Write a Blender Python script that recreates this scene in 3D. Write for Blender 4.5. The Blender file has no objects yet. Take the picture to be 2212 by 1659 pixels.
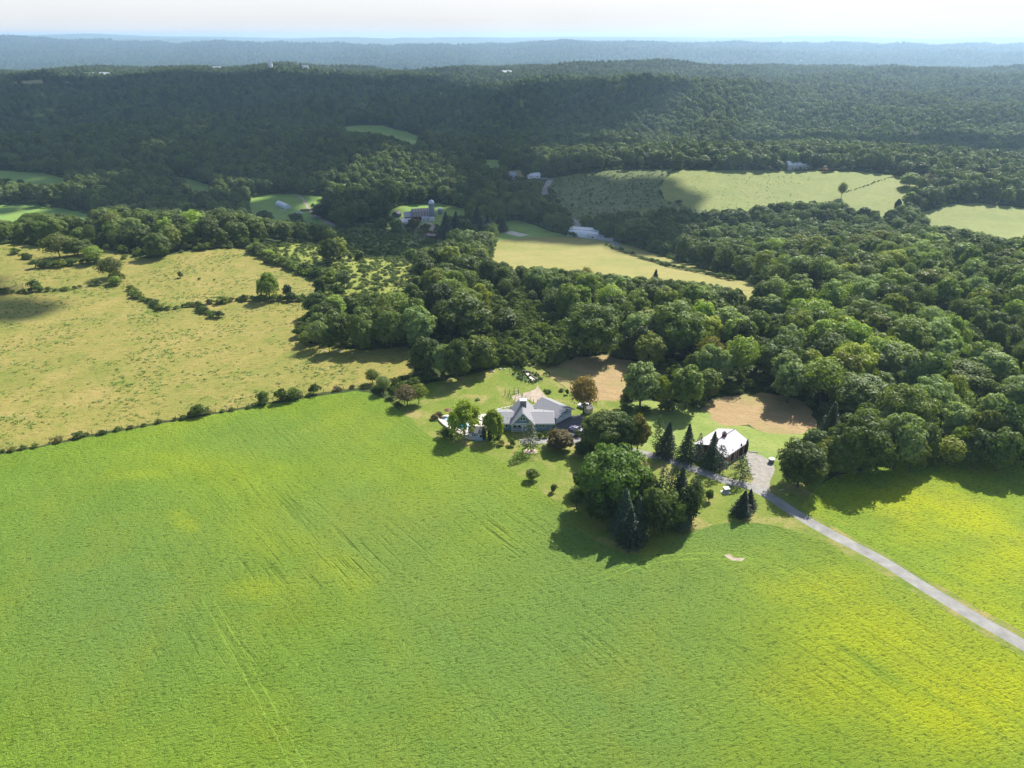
import bpy, math, random
import numpy as np
from mathutils import Vector, Matrix
from mathutils.geometry import delaunay_2d_cdt

rnd = random.Random(7)
RG = np.random.default_rng(11)
SC = bpy.context.scene
COL = SC.collection
R = math.radians

# ------------------------------------------------------------------ camera
CAMH = 110.0
PITCH = R(26.15)
FPX = 710.0
cam_d = bpy.data.cameras.new('camera')
cam_d.sensor_width = 36.0
cam_d.lens = FPX / 1024 * 36
cam_d.clip_start = 1.0
cam_d.clip_end = 60000
cam = bpy.data.objects.new('camera', cam_d)
COL.objects.link(cam)
cam.location = (0, 0, CAMH)
cam.rotation_euler = (math.pi / 2 - PITCH, 0, 0)
SC.camera = cam

# ------------------------------------------------------------------ world, sun, exposure
SUN_AZ = R(36)      # clockwise from +Y
SUN_EL = R(46)
SUNV = Vector((math.sin(SUN_AZ) * math.cos(SUN_EL), math.cos(SUN_AZ) * math.cos(SUN_EL), math.sin(SUN_EL)))
w = bpy.data.worlds.new('World')
SC.world = w
w.use_nodes = True
nt = w.node_tree
nt.nodes.clear()
wo = nt.nodes.new('ShaderNodeOutputWorld')
bg = nt.nodes.new('ShaderNodeBackground')
sky = nt.nodes.new('ShaderNodeTexSky')
sky.sky_type = 'NISHITA'
sky.sun_disc = False
sky.sun_elevation = SUN_EL
sky.sun_rotation = SUN_AZ
sky.altitude = 150
sky.air_density = 1.0
sky.dust_density = 1.6
sky.ozone_density = 1.5
# thin bright veil of high cloud, thickest low down
tc = nt.nodes.new('ShaderNodeTexCoord')
sepw = nt.nodes.new('ShaderNodeSeparateXYZ')
nt.links.new(tc.outputs['Generated'], sepw.inputs[0])
mr = nt.nodes.new('ShaderNodeMapRange')
mr.inputs['From Min'].default_value = 0.0
mr.inputs['From Max'].default_value = 0.32
mr.inputs['To Min'].default_value = 0.93
mr.inputs['To Max'].default_value = 0.02
mr.interpolation_type = 'SMOOTHSTEP'
nt.links.new(sepw.outputs['Z'], mr.inputs['Value'])
mpw = nt.nodes.new('ShaderNodeMapping')
mpw.inputs['Scale'].default_value = (3, 3, 14)
nt.links.new(tc.outputs['Generated'], mpw.inputs[0])
nz = nt.nodes.new('ShaderNodeTexNoise')
nz.inputs['Scale'].default_value = 1.6
nz.inputs['Detail'].default_value = 6
nt.links.new(mpw.outputs[0], nz.inputs['Vector'])
vr = nt.nodes.new('ShaderNodeMix')
vr.data_type = 'RGBA'
vr.inputs['A'].default_value = (4.9, 4.98, 5.1, 1)
vr.inputs['B'].default_value = (5.5, 5.5, 5.55, 1)
nt.links.new(nz.outputs['Fac'], vr.inputs['Factor'])
mxw = nt.nodes.new('ShaderNodeMix')
mxw.data_type = 'RGBA'
nt.links.new(mr.outputs[0], mxw.inputs['Factor'])
nt.links.new(sky.outputs[0], mxw.inputs['A'])
nt.links.new(vr.outputs['Result'], mxw.inputs['B'])
nt.links.new(mxw.outputs['Result'], bg.inputs['Color'])
bg.inputs['Strength'].default_value = 0.10
nt.links.new(bg.outputs[0], wo.inputs['Surface'])

sun_d = bpy.data.lights.new('sun', 'SUN')
sun_d.energy = 5.0
sun_d.angle = R(0.5)
sun_d.color = (1.0, 0.95, 0.86)
sun = bpy.data.objects.new('sun', sun_d)
COL.objects.link(sun)
sun.rotation_euler = (-SUNV).to_track_quat('-Z', 'Y').to_euler()

SC.view_settings.view_transform = 'Standard'
SC.view_settings.look = 'None'
SC.view_settings.exposure = 0.88
SC.view_settings.gamma = 1
SC.view_settings.use_curve_mapping = False
SC.cycles.max_bounces = 6
SC.cycles.diffuse_bounces = 3
SC.cycles.transmission_bounces = 4
SC.cycles.transparent_max_bounces = 8
SC.cycles.volume_bounces = 1
SC.cycles.use_denoising = True

# ------------------------------------------------------------------ terrain function
def sst(a, b, x):
    t = np.clip((x - a) / (b - a), 0, 1)
    return t * t * (3 - 2 * t)

_sr = np.random.default_rng(5)
_WA = _sr.uniform(0, 2 * np.pi, 40)
_WP = _sr.uniform(0, 2 * np.pi, 40)

def wav(x, y, L, n, k):
    s = 0
    for i in range(n):
        a = _WA[k + i]
        l = L * (0.6 + 0.25 * i)
        s = s + np.sin((x * np.cos(a) + y * np.sin(a)) / l * 2 * np.pi + _WP[k + i])
    return s / n

def gb(x, y, cx, cy, sx, sy, a):
    return a * np.exp(-((x - cx) / sx) ** 2 - ((y - cy) / sy) ** 2)

def H(x, y):
    x = np.asarray(x, float); y = np.asarray(y, float)
    z = 0.35 * wav(x, y, 60, 4, 0) * sst(60, 120, y) * (1 - sst(160, 210, y) * (1 - sst(240, 320, y)))
    f = sst(-180, 20, x)
    y0 = 400 * (1 - f) + 265 * f
    y0 = y0 + 60 * sst(120, 320, x)
    y1 = 640 * (1 - f) + 610 * f
    z = z - 43 * sst(0, 1, (y - y0) / (y1 - y0))
    z = z + gb(x, y, 300, 830, 330, 150, 26)
    z = z + gb(x, y, 420, 690, 120, 130, 10)
    z = z + gb(x, y, -520, 1000, 420, 190, 20)
    z = z + gb(x, y, -160, 960, 170, 110, 12)
    z = z + gb(x, y, 240, 1600, 330, 240, 52)
    z = z + gb(x, y, -900, 2000, 900, 500, 26)
    z = z + gb(x, y, 380, 2650, 260, 200, 34)
    z = z + 27 * sst(1100, 2500, y)
    z = z + (15 * wav(x, y, 520, 4, 4) + 5 * wav(x, y, 210, 4, 24)) * sst(700, 1100, y)
    z = z + 13 * wav(x * .4, y * 1.3, 520, 4, 28) * sst(1100, 1500, y)
    edge = 2800 + 250 * np.sin(x / 1400 + 1.0)
    z = z - 120 * sst(0, 900, y - edge)
    fy = sst(3600, 5200, y)
    z = z + fy * 38 * wav(x * 0.55, y * 1.3, 2600, 5, 8) + fy * 12 * wav(x, y, 900, 5, 14)
    z = z + 78 * sst(5200, 7600, y + 500 * np.sin(x / 2600 + .6)) 
    z = z + gb(x, y, 1800, 8300, 5200, 900, 72) + gb(x, y, -7200, 9000, 3500, 2600, 120)
    z = z + 118 * sst(9500, 14500, y) + sst(11000, 14000, y) * 38 * wav(x, y * 0.8, 4200, 5, 20)
    z = z + gb(x, y, -9500, 14500, 5000, 3000, 40) + gb(x, y, 9500, 14500, 4500, 3000, 35)
    return z

cp, sp = math.cos(PITCH), math.sin(PITCH)
K = 1024 / 2212.0

def unproj(pts):
    """display pixels -> ground points (marched along the view ray to the terrain)"""
    p = np.asarray(pts, float) * K
    px, py = p[:, 0], p[:, 1]
    dx = (px - 512) / FPX
    du = (384 - py) / FPX
    dy = cp + du * sp
    dz = -sp + du * cp
    n = np.sqrt(dx * dx + dy * dy + dz * dz)
    dx, dy, dz = dx / n, dy / n, dz / n
    t = np.full(len(p), 60.0)
    done = np.zeros(len(p), bool)
    tp = t.copy()
    for _ in range(900):
        z = CAMH + dz * t
        h = H(dx * t, dy * t)
        below = (z - h) < 0
        done |= below
        if done.all() or t.min() > 40000: break
        step = np.maximum(1.0, np.abs(z - h) * 0.6)
        tp = np.where(done, tp, t)
        t = np.where(done, t, t + step)
    lo, hi = tp, t
    for _ in range(30):
        m = (lo + hi) / 2
        b = (CAMH + dz * m - H(dx * m, dy * m)) < 0
        hi = np.where(b, m, hi)
        lo = np.where(b, lo, m)
    return np.stack([dx * hi, dy * hi, H(dx * hi, dy * hi)], 1)

def U(x, y):
    return unproj([(x, y)])[0]

def proj(x, y, z):
    Z = z - CAMH
    d = y * cp - Z * sp; u = y * sp + Z * cp
    return (512 + FPX * x / d) / K, (384 - FPX * u / d) / K
def ztop(Y, yt):
    k = (384 - yt * K) / FPX
    return CAMH + Y * (k * cp - sp) / (cp + k * sp)

def depth_of(p):
    return p[1] * cp - (p[2] - CAMH) * sp

# crop helpers: the coordinates of enlarged crops in display pixels
def c1(x, y): return (864 + x * .26042, 734.5 + y * .26042)
def c2(x, y): return (1224 + x * .26042, 828 + y * .26042)
def c3(x, y): return (1636 + x * .26042, 684 + y * .26042)
def c4(x, y): return (x * .26042, 324 + y * .26042)
def c5(x, y): return (504 + x * .26042, 324 + y * .26042)
def c6(x, y): return (1008 + x * .26042, 324 + y * .26042)
def c7(x, y): return (1636 + x * .26042, 288 + y * .26042)
def c8(x, y): return (936 + x * .14973, 792 + y * .14973)
def c9(x, y): return (1440 + x * .13021, 900 + y * .13021)
def cA(x, y): return (x * .29297, 720 + y * .29297)
def cB(x, y): return (576 + x * .26042, 576 + y * .26042)
def cC(x, y): return (x * .3333, 57.6 + y * .3333)
def cD(x, y): return (737.3 + x * .3333, 57.6 + y * .3333)
def cE(x, y): return (1474.7 + x * .3333, 57.6 + y * .3333)

# ------------------------------------------------------------------ materials
def newmat(name):
    m = bpy.data.materials.new(name)
    m.use_nodes = True
    m.node_tree.nodes.clear()
    return m, m.node_tree

class NT:
    def __init__(s, nt): s.nt = nt
    def n(s, t, **k):
        nd = s.nt.nodes.new(t)
        for a, b in k.items(): setattr(nd, a, b)
        return nd
    def l(s, a, b): s.nt.links.new(a, b)
    def noise(s, vec, scale, detail=3, rough=.55, dist=0):
        nd = s.n('ShaderNodeTexNoise')
        nd.inputs['Scale'].default_value = scale
        nd.inputs['Detail'].default_value = detail
        nd.inputs['Roughness'].default_value = rough
        nd.inputs['Distortion'].default_value = dist
        s.l(vec, nd.inputs['Vector'])
        return nd.outputs['Fac']
    def map(s, vec, scale=(1, 1, 1), rot=(0, 0, 0), tex=False):
        nd = s.n('ShaderNodeMapping', vector_type='TEXTURE' if tex else 'POINT')
        nd.inputs['Scale'].default_value = scale
        nd.inputs['Rotation'].default_value = rot
        s.l(vec, nd.inputs[0])
        return nd.outputs[0]
    def rng(s, v, a, b, c=0., d=1.):
        nd = s.n('ShaderNodeMapRange')
        nd.inputs['From Min'].default_value = a
        nd.inputs['From Max'].default_value = b
        nd.inputs['To Min'].default_value = c
        nd.inputs['To Max'].default_value = d
        s.l(v, nd.inputs['Value'])
        return nd.outputs[0]
    def mix(s, f, a, b, blend='MIX'):
        nd = s.n('ShaderNodeMix', data_type='RGBA', blend_type=blend)
        for sock, v in ((nd.inputs['Factor'], f), (nd.inputs['A'], a), (nd.inputs['B'], b)):
            if isinstance(v, (int, float)): sock.default_value = v
            elif isinstance(v, tuple): sock.default_value = (*v, 1) if len(v) == 3 else v
            else: s.l(v, sock)
        return nd.outputs['Result']
    def math(s, op, a, b=0.0):
        nd = s.n('ShaderNodeMath', operation=op)
        for sock, v in ((nd.inputs[0], a), (nd.inputs[1], b)):
            if isinstance(v, (int, float)): sock.default_value = v
            else: s.l(v, sock)
        return nd.outputs[0]

MATS = {}
def solid(name, col, rough=.7, var=.12, scale=1.5, metal=0., bump=0., spec=.3, em=None):
    if name in MATS: return MATS[name]
    m, nt_ = newmat(name); g = NT(nt_)
    o = g.n('ShaderNodeOutputMaterial'); b = g.n('ShaderNodeBsdfPrincipled')
    t = g.n('ShaderNodeTexCoord').outputs['Object']
    f = g.noise(t, scale, 5)
    c = g.mix(g.rng(f, .3, .7), tuple(x * (1 - var) for x in col), tuple(min(1, x * (1 + var)) for x in col))
    g.l(c, b.inputs['Base Color'])
    b.inputs['Roughness'].default_value = rough
    b.inputs['Metallic'].default_value = metal
    b.inputs['Specular IOR Level'].default_value = spec
    if bump:
        bp = g.n('ShaderNodeBump'); bp.inputs['Distance'].default_value = bump
        g.l(g.noise(t, scale * 6, 4), bp.inputs['Height']); g.l(bp.outputs[0], b.inputs['Normal'])
    g.l(b.outputs[0], o.inputs[0])
    MATS[name] = m
    return m

def striped(name, col, col2, axis, period, rough=.6, duty=.15, metal=0., noise=.1):
    """narrow lines across a surface: clapboards, shingle courses, roof seams"""
    if name in MATS: return MATS[name]
    m, nt_ = newmat(name); g = NT(nt_)
    o = g.n('ShaderNodeOutputMaterial'); b = g.n('ShaderNodeBsdfPrincipled')
    t = g.n('ShaderNodeTexCoord').outputs['Object']
    s = g.n('ShaderNodeSeparateXYZ'); g.l(t, s.inputs[0])
    v = g.math('FRACT', g.math('DIVIDE', s.outputs[axis], period))
    f = g.math('LESS_THAN', v, duty)
    n1 = g.noise(t, 1.2, 5)
    n2 = g.noise(t, 9, 3)
    c = g.mix(f, col, col2)
    c = g.mix(g.rng(n1, .3, .7, 0, noise * 2), c, tuple(x * .72 for x in col))
    c = g.mix(g.rng(n2, .35, .65, 0, noise * 2), c, tuple(min(1, x * 1.15) for x in col))
    g.l(c, b.inputs['Base Color'])
    b.inputs['Roughness'].default_value = rough
    b.inputs['Specular IOR Level'].default_value = .18
    b.inputs['Metallic'].default_value = metal
    g.l(b.outputs[0], o.inputs[0])
    MATS[name] = m
    return m

def grass_mat(name, base, alt, patch, dry, speck=.5, bump=.35, grain=1.2, streak=None, patch_amt=.6, dry_amt=.3,
              patch_scale=.03, streak_amt=.5, streak_base=.10, sheen=(.0, 0, 0), tint2=None):
    m, nt_ = newmat(name); g = NT(nt_)
    o = g.n('ShaderNodeOutputMaterial')
    pos = g.n('ShaderNodeNewGeometry').outputs['Position']
    big = g.noise(pos, patch_scale, 4, .6, .6)
    med = g.noise(pos, patch_scale * 5, 5, .6, .4)
    c = g.mix(g.rng(med, .35, .65), base, alt)
    c = g.mix(g.rng(big, .50, .66, 0, patch_amt), c, patch)
    yl = g.n('ShaderNodeAttribute', attribute_name='yel').outputs['Fac']
    yn = g.noise(g.map(pos, (1.5, 9, 1), (0, 0, R(40)), True), .35, 5, .65, .3)
    c = g.mix(g.math('MULTIPLY', yl, g.rng(yn, .26, .50, .25, 1)), c, patch)
    if tint2:
        c = g.mix(g.n('ShaderNodeAttribute', attribute_name='cool').outputs['Fac'], c, tint2)
        bb = g.noise(g.map(pos, (1, 1, 1), (0, 0, 1.3)), patch_scale * .45, 3, .5, .3)
        c = g.mix(g.rng(bb, .45, .62, 0, .75), c, tint2)
    dn = g.noise(g.map(pos, (1, 1, 1), (0, 0, .7)), patch_scale * 2.3, 6, .65, .5)
    c = g.mix(g.rng(dn, .50, .66, 0, dry_amt), c, dry)
    gp = g.map(pos, (1.5, .8, 1), (0, 0, R(20)), True)
    fine = g.noise(gp, grain, 5, .65, .5)
    fine2 = g.noise(pos, grain * 3.1, 3, .6)
    hgt = g.math('ADD', fine, g.math('MULTIPLY', fine2, .45))
    if streak is not None:
        st = g.noise(g.map(pos, (.9, 16, 1), (0, 0, streak), True), .8, 3, .5, .25)
        msk = g.noise(pos, .02, 2)
        rut = g.n('ShaderNodeAttribute', attribute_name='rut').outputs['Fac']
        st2 = g.noise(g.map(pos, (2.2, 70, 1), (0, 0, streak), True), .8, 3, .6, .15)
        c = g.mix(g.rng(st2, .42, .62, 0, .18), c, tuple(x * .62 for x in alt))
        sm = g.math('MULTIPLY', g.rng(st, .52, .66), g.math('ADD', g.math('MULTIPLY', g.rng(msk, .38, .55), streak_base), g.math('MULTIPLY', rut, streak_amt * 1.25)))
        c = g.mix(sm, c, tuple(x * .45 for x in base))
        hgt = g.math('SUBTRACT', hgt, g.math('MULTIPLY', sm, .8))
    # clumps: shade in the gaps between tufts, painted as a darker green
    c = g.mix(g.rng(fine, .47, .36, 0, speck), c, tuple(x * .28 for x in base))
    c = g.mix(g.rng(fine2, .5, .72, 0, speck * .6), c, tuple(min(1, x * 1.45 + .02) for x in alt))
    bp = g.n('ShaderNodeBump'); bp.inputs['Distance'].default_value = bump
    bp.inputs['Strength'].default_value = 1.0
    g.l(hgt, bp.inputs['Height'])
    d = g.n('ShaderNodeBsdfPrincipled'); d.inputs['Roughness'].default_value = .75
    d.inputs['Specular IOR Level'].default_value = .12
    g.l(c, d.inputs['Base Color']); g.l(bp.outputs[0], d.inputs['Normal'])
    g.l(d.outputs[0], o.inputs[0])
    return m

def leaf_mat(name, col, col2, trans=.35, rough=.5, spec=.35, hue=0.):
    m, nt_ = newmat(name); g = NT(nt_)
    o = g.n('ShaderNodeOutputMaterial')
    oi = g.n('ShaderNodeObjectInfo')
    tcn = g.n('ShaderNodeTexCoord').outputs['Object']
    f = g.noise(tcn, 7.0, 3)
    c = g.mix(g.rng(f, .35, .65), col, col2)
    rv = g.math('FRACT', g.math('MULTIPLY', oi.outputs['Random'], 7.31))
    c = g.mix(g.rng(oi.outputs['Random'], 0, 1, 0, .75), c, g.mix(.5, (col[0] * 1.3, col[1] * 1.15, col[2] * .8), (col[0] * 1.35, col[1] * 1.2, col[2] * 2.0)))
    c = g.mix(1.0, c, g.n('ShaderNodeCombineColor').outputs[0] if False else c, 'MIX')
    val = g.n('ShaderNodeHueSaturation')
    g.l(c, val.inputs['Color'])
    g.l(g.rng(rv, 0, 1, .62, 1.3), val.inputs['Value'])
    c = g.mix(1.0, val.outputs[0], oi.outputs['Color'], 'MULTIPLY')
    d = g.n('ShaderNodeBsdfPrincipled'); d.inputs['Roughness'].default_value = rough
    d.inputs['Specular IOR Level'].default_value = spec
    t = g.n('ShaderNodeBsdfTranslucent')
    tc_ = g.mix(1.0, c, (1.25, 1.25, .55), 'MULTIPLY')
    g.l(c, d.inputs['Base Color']); g.l(tc_, t.inputs['Color'])
    mx = g.n('ShaderNodeMixShader'); mx.inputs[0].default_value = trans
    g.l(d.outputs[0], mx.inputs[1]); g.l(t.outputs[0], mx.inputs[2])
    g.l(mx.outputs[0], o.inputs[0])
    return m

LEAF = leaf_mat('leaf_green', (.085, .132, .020), (.125, .186, .032), trans=.40, rough=.58, spec=.34)
NEEDLE = leaf_mat('needle_green', (.030, .055, .018), (.045, .075, .024), trans=.2)
BARK = solid('bark', (.085, .065, .05), .9, .3, 3, bump=.05)

# ------------------------------------------------------------------ object helpers
def tag(o, label=None, cat=None, group=None, kind=None):
    if label: o['label'] = label
    if cat: o['category'] = cat
    if group: o['group'] = group
    if kind: o['kind'] = kind
    return o

def link(o, parent=None):
    COL.objects.link(o)
    if parent: o.parent = parent
    return o

def empty(name, loc, rz=0, label=None, cat=None, group=None):
    o = bpy.data.objects.new(name, None)
    COL.objects.link(o)
    o.location = loc; o.rotation_euler = (0, 0, rz)
    o.empty_display_size = .5
    return tag(o, label, cat, group)

def np_mesh(name, verts, faces_flat, sizes, mat=None, smooth=False):
    me = bpy.data.meshes.new(name)
    nv = len(verts)
    me.vertices.add(nv)
    me.vertices.foreach_set('co', np.asarray(verts, np.float32).ravel())
    me.loops.add(len(faces_flat))
    me.loops.foreach_set('vertex_index', np.asarray(faces_flat, np.int32))
    sizes = np.asarray(sizes, np.int32)
    me.polygons.add(len(sizes))
    st = np.zeros(len(sizes), np.int32); st[1:] = np.cumsum(sizes)[:-1]
    me.polygons.foreach_set('loop_start', st)
    me.polygons.foreach_set('loop_total', sizes)
    me.update(calc_edges=True)
    if smooth:
        me.polygons.foreach_set('use_smooth', np.ones(len(sizes), bool))
    if mat: me.materials.append(mat)
    return me

class MB:
    """collects boxes, prisms and tubes into one mesh"""
    def __init__(s): s.v = []; s.f = []
    def poly(s, pts):
        n = len(s.v); s.v += [tuple(p) for p in pts]; s.f.append(list(range(n, n + len(pts)))); return s
    def hexa(s, p):
        n = len(s.v); s.v += [tuple(q) for q in p]
        for f in ((0, 3, 2, 1), (4, 5, 6, 7), (0, 1, 5, 4), (1, 2, 6, 5), (2, 3, 7, 6), (3, 0, 4, 7)):
            s.f.append([n + i for i in f])
        return s
    def box(s, x0, x1, y0, y1, z0, z1):
        return s.hexa([(x0, y0, z0), (x1, y0, z0), (x1, y1, z0), (x0, y1, z0), (x0, y0, z1), (x1, y0, z1), (x1, y1, z1), (x0, y1, z1)])
    def bar(s, a, b, wd=.1, h=.1):
        a = Vector(a); b = Vector(b); d = (b - a).normalized()
        u = d.cross(Vector((0, 0, 1)))
        if u.length < .01: u = Vector((1, 0, 0))
        u.normalize(); v = u.cross(d).normalized()
        u *= wd / 2; v *= h / 2
        return s.hexa([a - u - v, a + u - v, a + u + v, a - u + v, b - u - v, b + u - v, b + u + v, b - u + v])
    def slab(s, pts, n, t):
        """planar polygon thickened along n by t"""
        n = Vector(n).normalized() * t
        k = len(pts); i0 = len(s.v)
        s.v += [tuple(p) for p in pts] + [tuple(Vector(p) + n) for p in pts]
        s.f.append(list(range(i0, i0 + k))[::-1]); s.f.append(list(range(i0 + k, i0 + 2 * k)))
        for i in range(k):
            j = (i + 1) % k
            s.f.append([i0 + i, i0 + j, i0 + k + j, i0 + k + i])
        return s
    def tube(s, pts, rad, n=8, cap=True):
        rings = []
        for i, p in enumerate(pts):
            p = Vector(p)
            d = (Vector(pts[min(i + 1, len(pts) - 1)]) - Vector(pts[max(i - 1, 0)])).normalized()
            u = d.cross(Vector((0, 1, .01))).normalized(); v = d.cross(u)
            r = rad[i] if isinstance(rad, (list, tuple)) else rad
            i0 = len(s.v)
            for k in range(n):
                a = 2 * math.pi * k / n
                s.v.append(tuple(p + u * math.cos(a) * r + v * math.sin(a) * r))
            rings.append(i0)
        for a, b in zip(rings[:-1], rings[1:]):
            for k in range(n):
                s.f.append([a + k, a + (k + 1) % n, b + (k + 1) % n, b + k])
        if cap:
            s.f.append([rings[0] + k for k in range(n)][::-1]); s.f.append([rings[-1] + k for k in range(n)])
        return s
    def lathe(s, prof, n=12, c=(0, 0), sx=1, sy=1):
        rings = []
        for r, z in prof:
            i0 = len(s.v)
            for k in range(n):
                a = 2 * math.pi * k / n
                s.v.append((c[0] + math.cos(a) * r * sx, c[1] + math.sin(a) * r * sy, z))
            rings.append(i0)
        for a, b in zip(rings[:-1], rings[1:]):
            for k in range(n):
                s.f.append([a + k, a + (k + 1) % n, b + (k + 1) % n, b + k])
        s.f.append([rings[0] + k for k in range(n)][::-1]); s.f.append([rings[-1] + k for k in range(n)])
        return s
    def mesh(s, name, mat, smooth=False):
        me = bpy.data.meshes.new(name)
        me.from_pydata(s.v, [], s.f)
        me.materials.append(mat)
        if smooth: me.polygons.foreach_set('use_smooth', [True] * len(me.polygons))
        me.update()
        return me
    def build(s, name, mat, parent=None, smooth=False, loc=None, rz=None):
        o = bpy.data.objects.new(name, s.mesh(name, mat, smooth))
        link(o, parent)
        if loc is not None: o.location = loc
        if rz is not None: o.rotation_euler = (0, 0, rz)
        return o

# ------------------------------------------------------------------ ground zones
def W(pts):
    """list of display pixels (x, y) or ('w', x, y) world points -> world xy polygon"""
    px = [p for p in pts if p[0] != 'w']
    g = unproj(px) if px else []
    out = []; k = 0
    for p in pts:
        if p[0] == 'w': out.append((p[1], p[2]))
        else: out.append((g[k][0], g[k][1])); k += 1
    return np.array(out)

def road_poly(pts, width, world=False):
    p = np.array(pts) if world else unproj(pts)[:, :2]
    # smooth with Catmull-Rom
    q = []
    for i in range(len(p) - 1):
        a, b, c, d = p[max(i - 1, 0)], p[i], p[i + 1], p[min(i + 2, len(p) - 1)]
        for t in np.linspace(0, 1, 6, endpoint=False):
            q.append(.5 * ((2 * b) + (c - a) * t + (2 * a - 5 * b + 4 * c - d) * t * t + (3 * b - a - 3 * c + d) * t ** 3))
    q.append(p[-1]); q = np.array(q)
    t = np.gradient(q, axis=0); t /= np.linalg.norm(t, axis=1)[:, None] + 1e-9
    n = np.stack([-t[:, 1], t[:, 0]], 1) * width / 2
    return np.concatenate([q + n, (q - n)[::-1]]), q

H1 = [('w', -300, 131), (0, 982), (180, 947), (420, 902), (600, 870), (770, 844), (800, 847), (840, 868), (864, 888), c1(130, 690),
      c1(250, 800), c1(400, 862), c1(560, 890), c1(700, 940), c1(850, 1010), c1(1000, 1140), c1(1180, 1260), c1(1350, 1370),
      (1230, 1130), (1290, 1172), (1340, 1193), c2(530, 1420), c2(660, 1480), c2(830, 1340), c2(1000, 1250), c2(1200, 1180), c2(1390, 1145),
      c2(1600, 1160), c2(1780, 1200), c2(1950, 1240), c2(2212, 1350), (1900, 1236), (2000, 1296), (2100, 1356), (2212, 1420),
      ('w', 135, 84), ('w', 260, 0), ('w', 260, -200), ('w', -400, -200), ('w', -400, 120)]
H2 = [c2(1945, 1035), c2(2080, 1115), c2(2212, 1188), (1900, 1190), (2000, 1248), (2100, 1305), (2212, 1368), (2400, 1475), ('w', 330, 20), ('w', 380, 150),
      ('w', 300, 165), (2300, 1010), (2212, 995), (2120, 985), (2060, 985), (1990, 980), (1930, 995), (1870, 1015), (1800, 1030), (1760, 1060), (1735, 1088)]
PAST = [('w', -300, 133), (0, 977), (180, 942), (420, 897), (600, 865), (770, 838), (800, 838), (850, 830), (890, 815), (905, 770), (880, 748), (800, 757), (720, 752),
        (650, 738), (640, 705), (690, 675), (750, 660), (800, 652), (830, 640), (700, 640), (690, 610), (640, 585), (590, 560), (545, 538), (480, 536),
        (400, 545), (320, 560), (250, 545), (200, 530), (120, 534), (0, 526), (-250, 524), ('w', -560, 430), ('w', -560, 140)]
SCRUB = [(545, 538), (600, 526), (700, 528), (760, 543), (860, 556), (905, 575), (905, 625), (880, 650), (830, 645), (700, 645), (640, 588)]
DARKSC = [(720, 500), (780, 482), (860, 478), (930, 500), (1000, 505), (1060, 512), (1015, 535), (900, 545), (830, 556), (740, 542), (700, 520)]
SCRUB2 = [(1065, 690), (1120, 665), (1190, 690), (1240, 735), (1225, 780), (1190, 790), (1110, 796), (1062, 802), (1050, 785), (905, 785), (905, 765), (960, 752), (1050, 750), (1062, 720)]
LAWN = [(864, 888), c1(130, 690), c1(250, 800), c1(400, 862), c1(560, 890), c1(700, 940), c1(850, 1010), c1(1000, 1140), c1(1180, 1260), c1(1350, 1370),
        (1230, 1130), (1290, 1172), (1340, 1193), c2(530, 1420), c2(660, 1480), c2(830, 1340), c2(1000, 1250), c2(1200, 1180), c2(1390, 1145),
        c2(1600, 1160), c2(1780, 1200), c2(1950, 1240), c2(2212, 1350), (1900, 1236), (2000, 1296), (2100, 1356), (2212, 1420), ('w', 135, 84), ('w', 260, 0),
        ('w', 330, 20), (2400, 1475), (2212, 1368), (2100, 1305), (2000, 1248), (1900, 1190), c2(2212, 1188), c2(2080, 1115), c2(1945, 1035),
        (1735, 1088), (1760, 1062), (1790, 1030), (1760, 1000), (1700, 980), (1640, 985), (1600, 975), (1500, 995), (1380, 969), (1345, 950), (1345, 900), (1348, 857), (1307, 865),
        (1270, 865), (1229, 844), (1197, 820), (1171, 797), (1200, 787), (1124, 792), (1060, 798), (1000, 812), (930, 828), (880, 848), (850, 868)]
MOWN = [c1(1180, 240), c1(1290, 205), (1240, 770), (1300, 768), (1360, 780), (1400, 800), (1440, 800), (1440, 830), (1380, 850), (1348, 857), (1307, 865), (1270, 865), c1(1400, 420), c1(1280, 330)]
MOWN2 = [c2(1050, 200), c2(1200, 150), (1602, 858), (1667, 850), (1720, 865), (1765, 888), (1765, 925), c2(1900, 420), c2(1600, 400), c2(1400, 350), c2(1200, 260)]
MEAD = [(1345, 900), (1345, 870), (1400, 868), (1480, 870), c2(1050, 200), c2(1200, 260), c2(1400, 350), c2(1600, 400), c2(1900, 420), (1765, 925), (1765, 935), (1740, 965), (1700, 1000), (1640, 985),
        (1600, 975), (1500, 995), (1380, 969), (1345, 950)]
F1 = [(1060, 548), (1075, 521), (1130, 513), (1200, 511), (1300, 514), (1370, 532), (1440, 556), (1520, 582), (1600, 607), (1700, 640), (1760, 665), (1790, 715),
      (1700, 680), (1640, 664), (1500, 634), (1400, 629), (1300, 622), (1200, 606), (1090, 606), (1060, 590)]
F1B = [c6(300, 600), c6(350, 580), c6(480, 595), c6(700, 675), c6(860, 718), c6(1100, 750), c6(1300, 800), (1370, 532), (1300, 514), (1200, 511), (1130, 513), (1075, 521), c6(250, 740), c6(260, 680)]
PAD = [c6(290, 680), c6(380, 672), c6(520, 705), c6(440, 718)]
F2 = [(1185, 386), (1242, 376), (1307, 369), (1399, 365), (1452, 366), (1430, 398), (1424, 418), (1440, 432), (1500, 452), (1584, 468), (1500, 488), (1399, 480), (1300, 488), (1242, 478), (1206, 440), (1188, 410)]
F3 = [(1454, 367), (1584, 367), (1740, 368), (1850, 370), (1945, 380), (1990, 384), (1995, 408), (1960, 440), (1935, 472), (1896, 482), (1818, 466), (1709, 462), (1636, 472), (1584, 470), (1500, 454), (1440, 432), (1424, 415), (1430, 398)]
F4 = [c7(1350, 665), c7(1600, 590), c7(1800, 570), c7(2212, 620), (2400, 455), (2400, 540), (2200, 548), (2092, 525), (2014, 508)]
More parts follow.
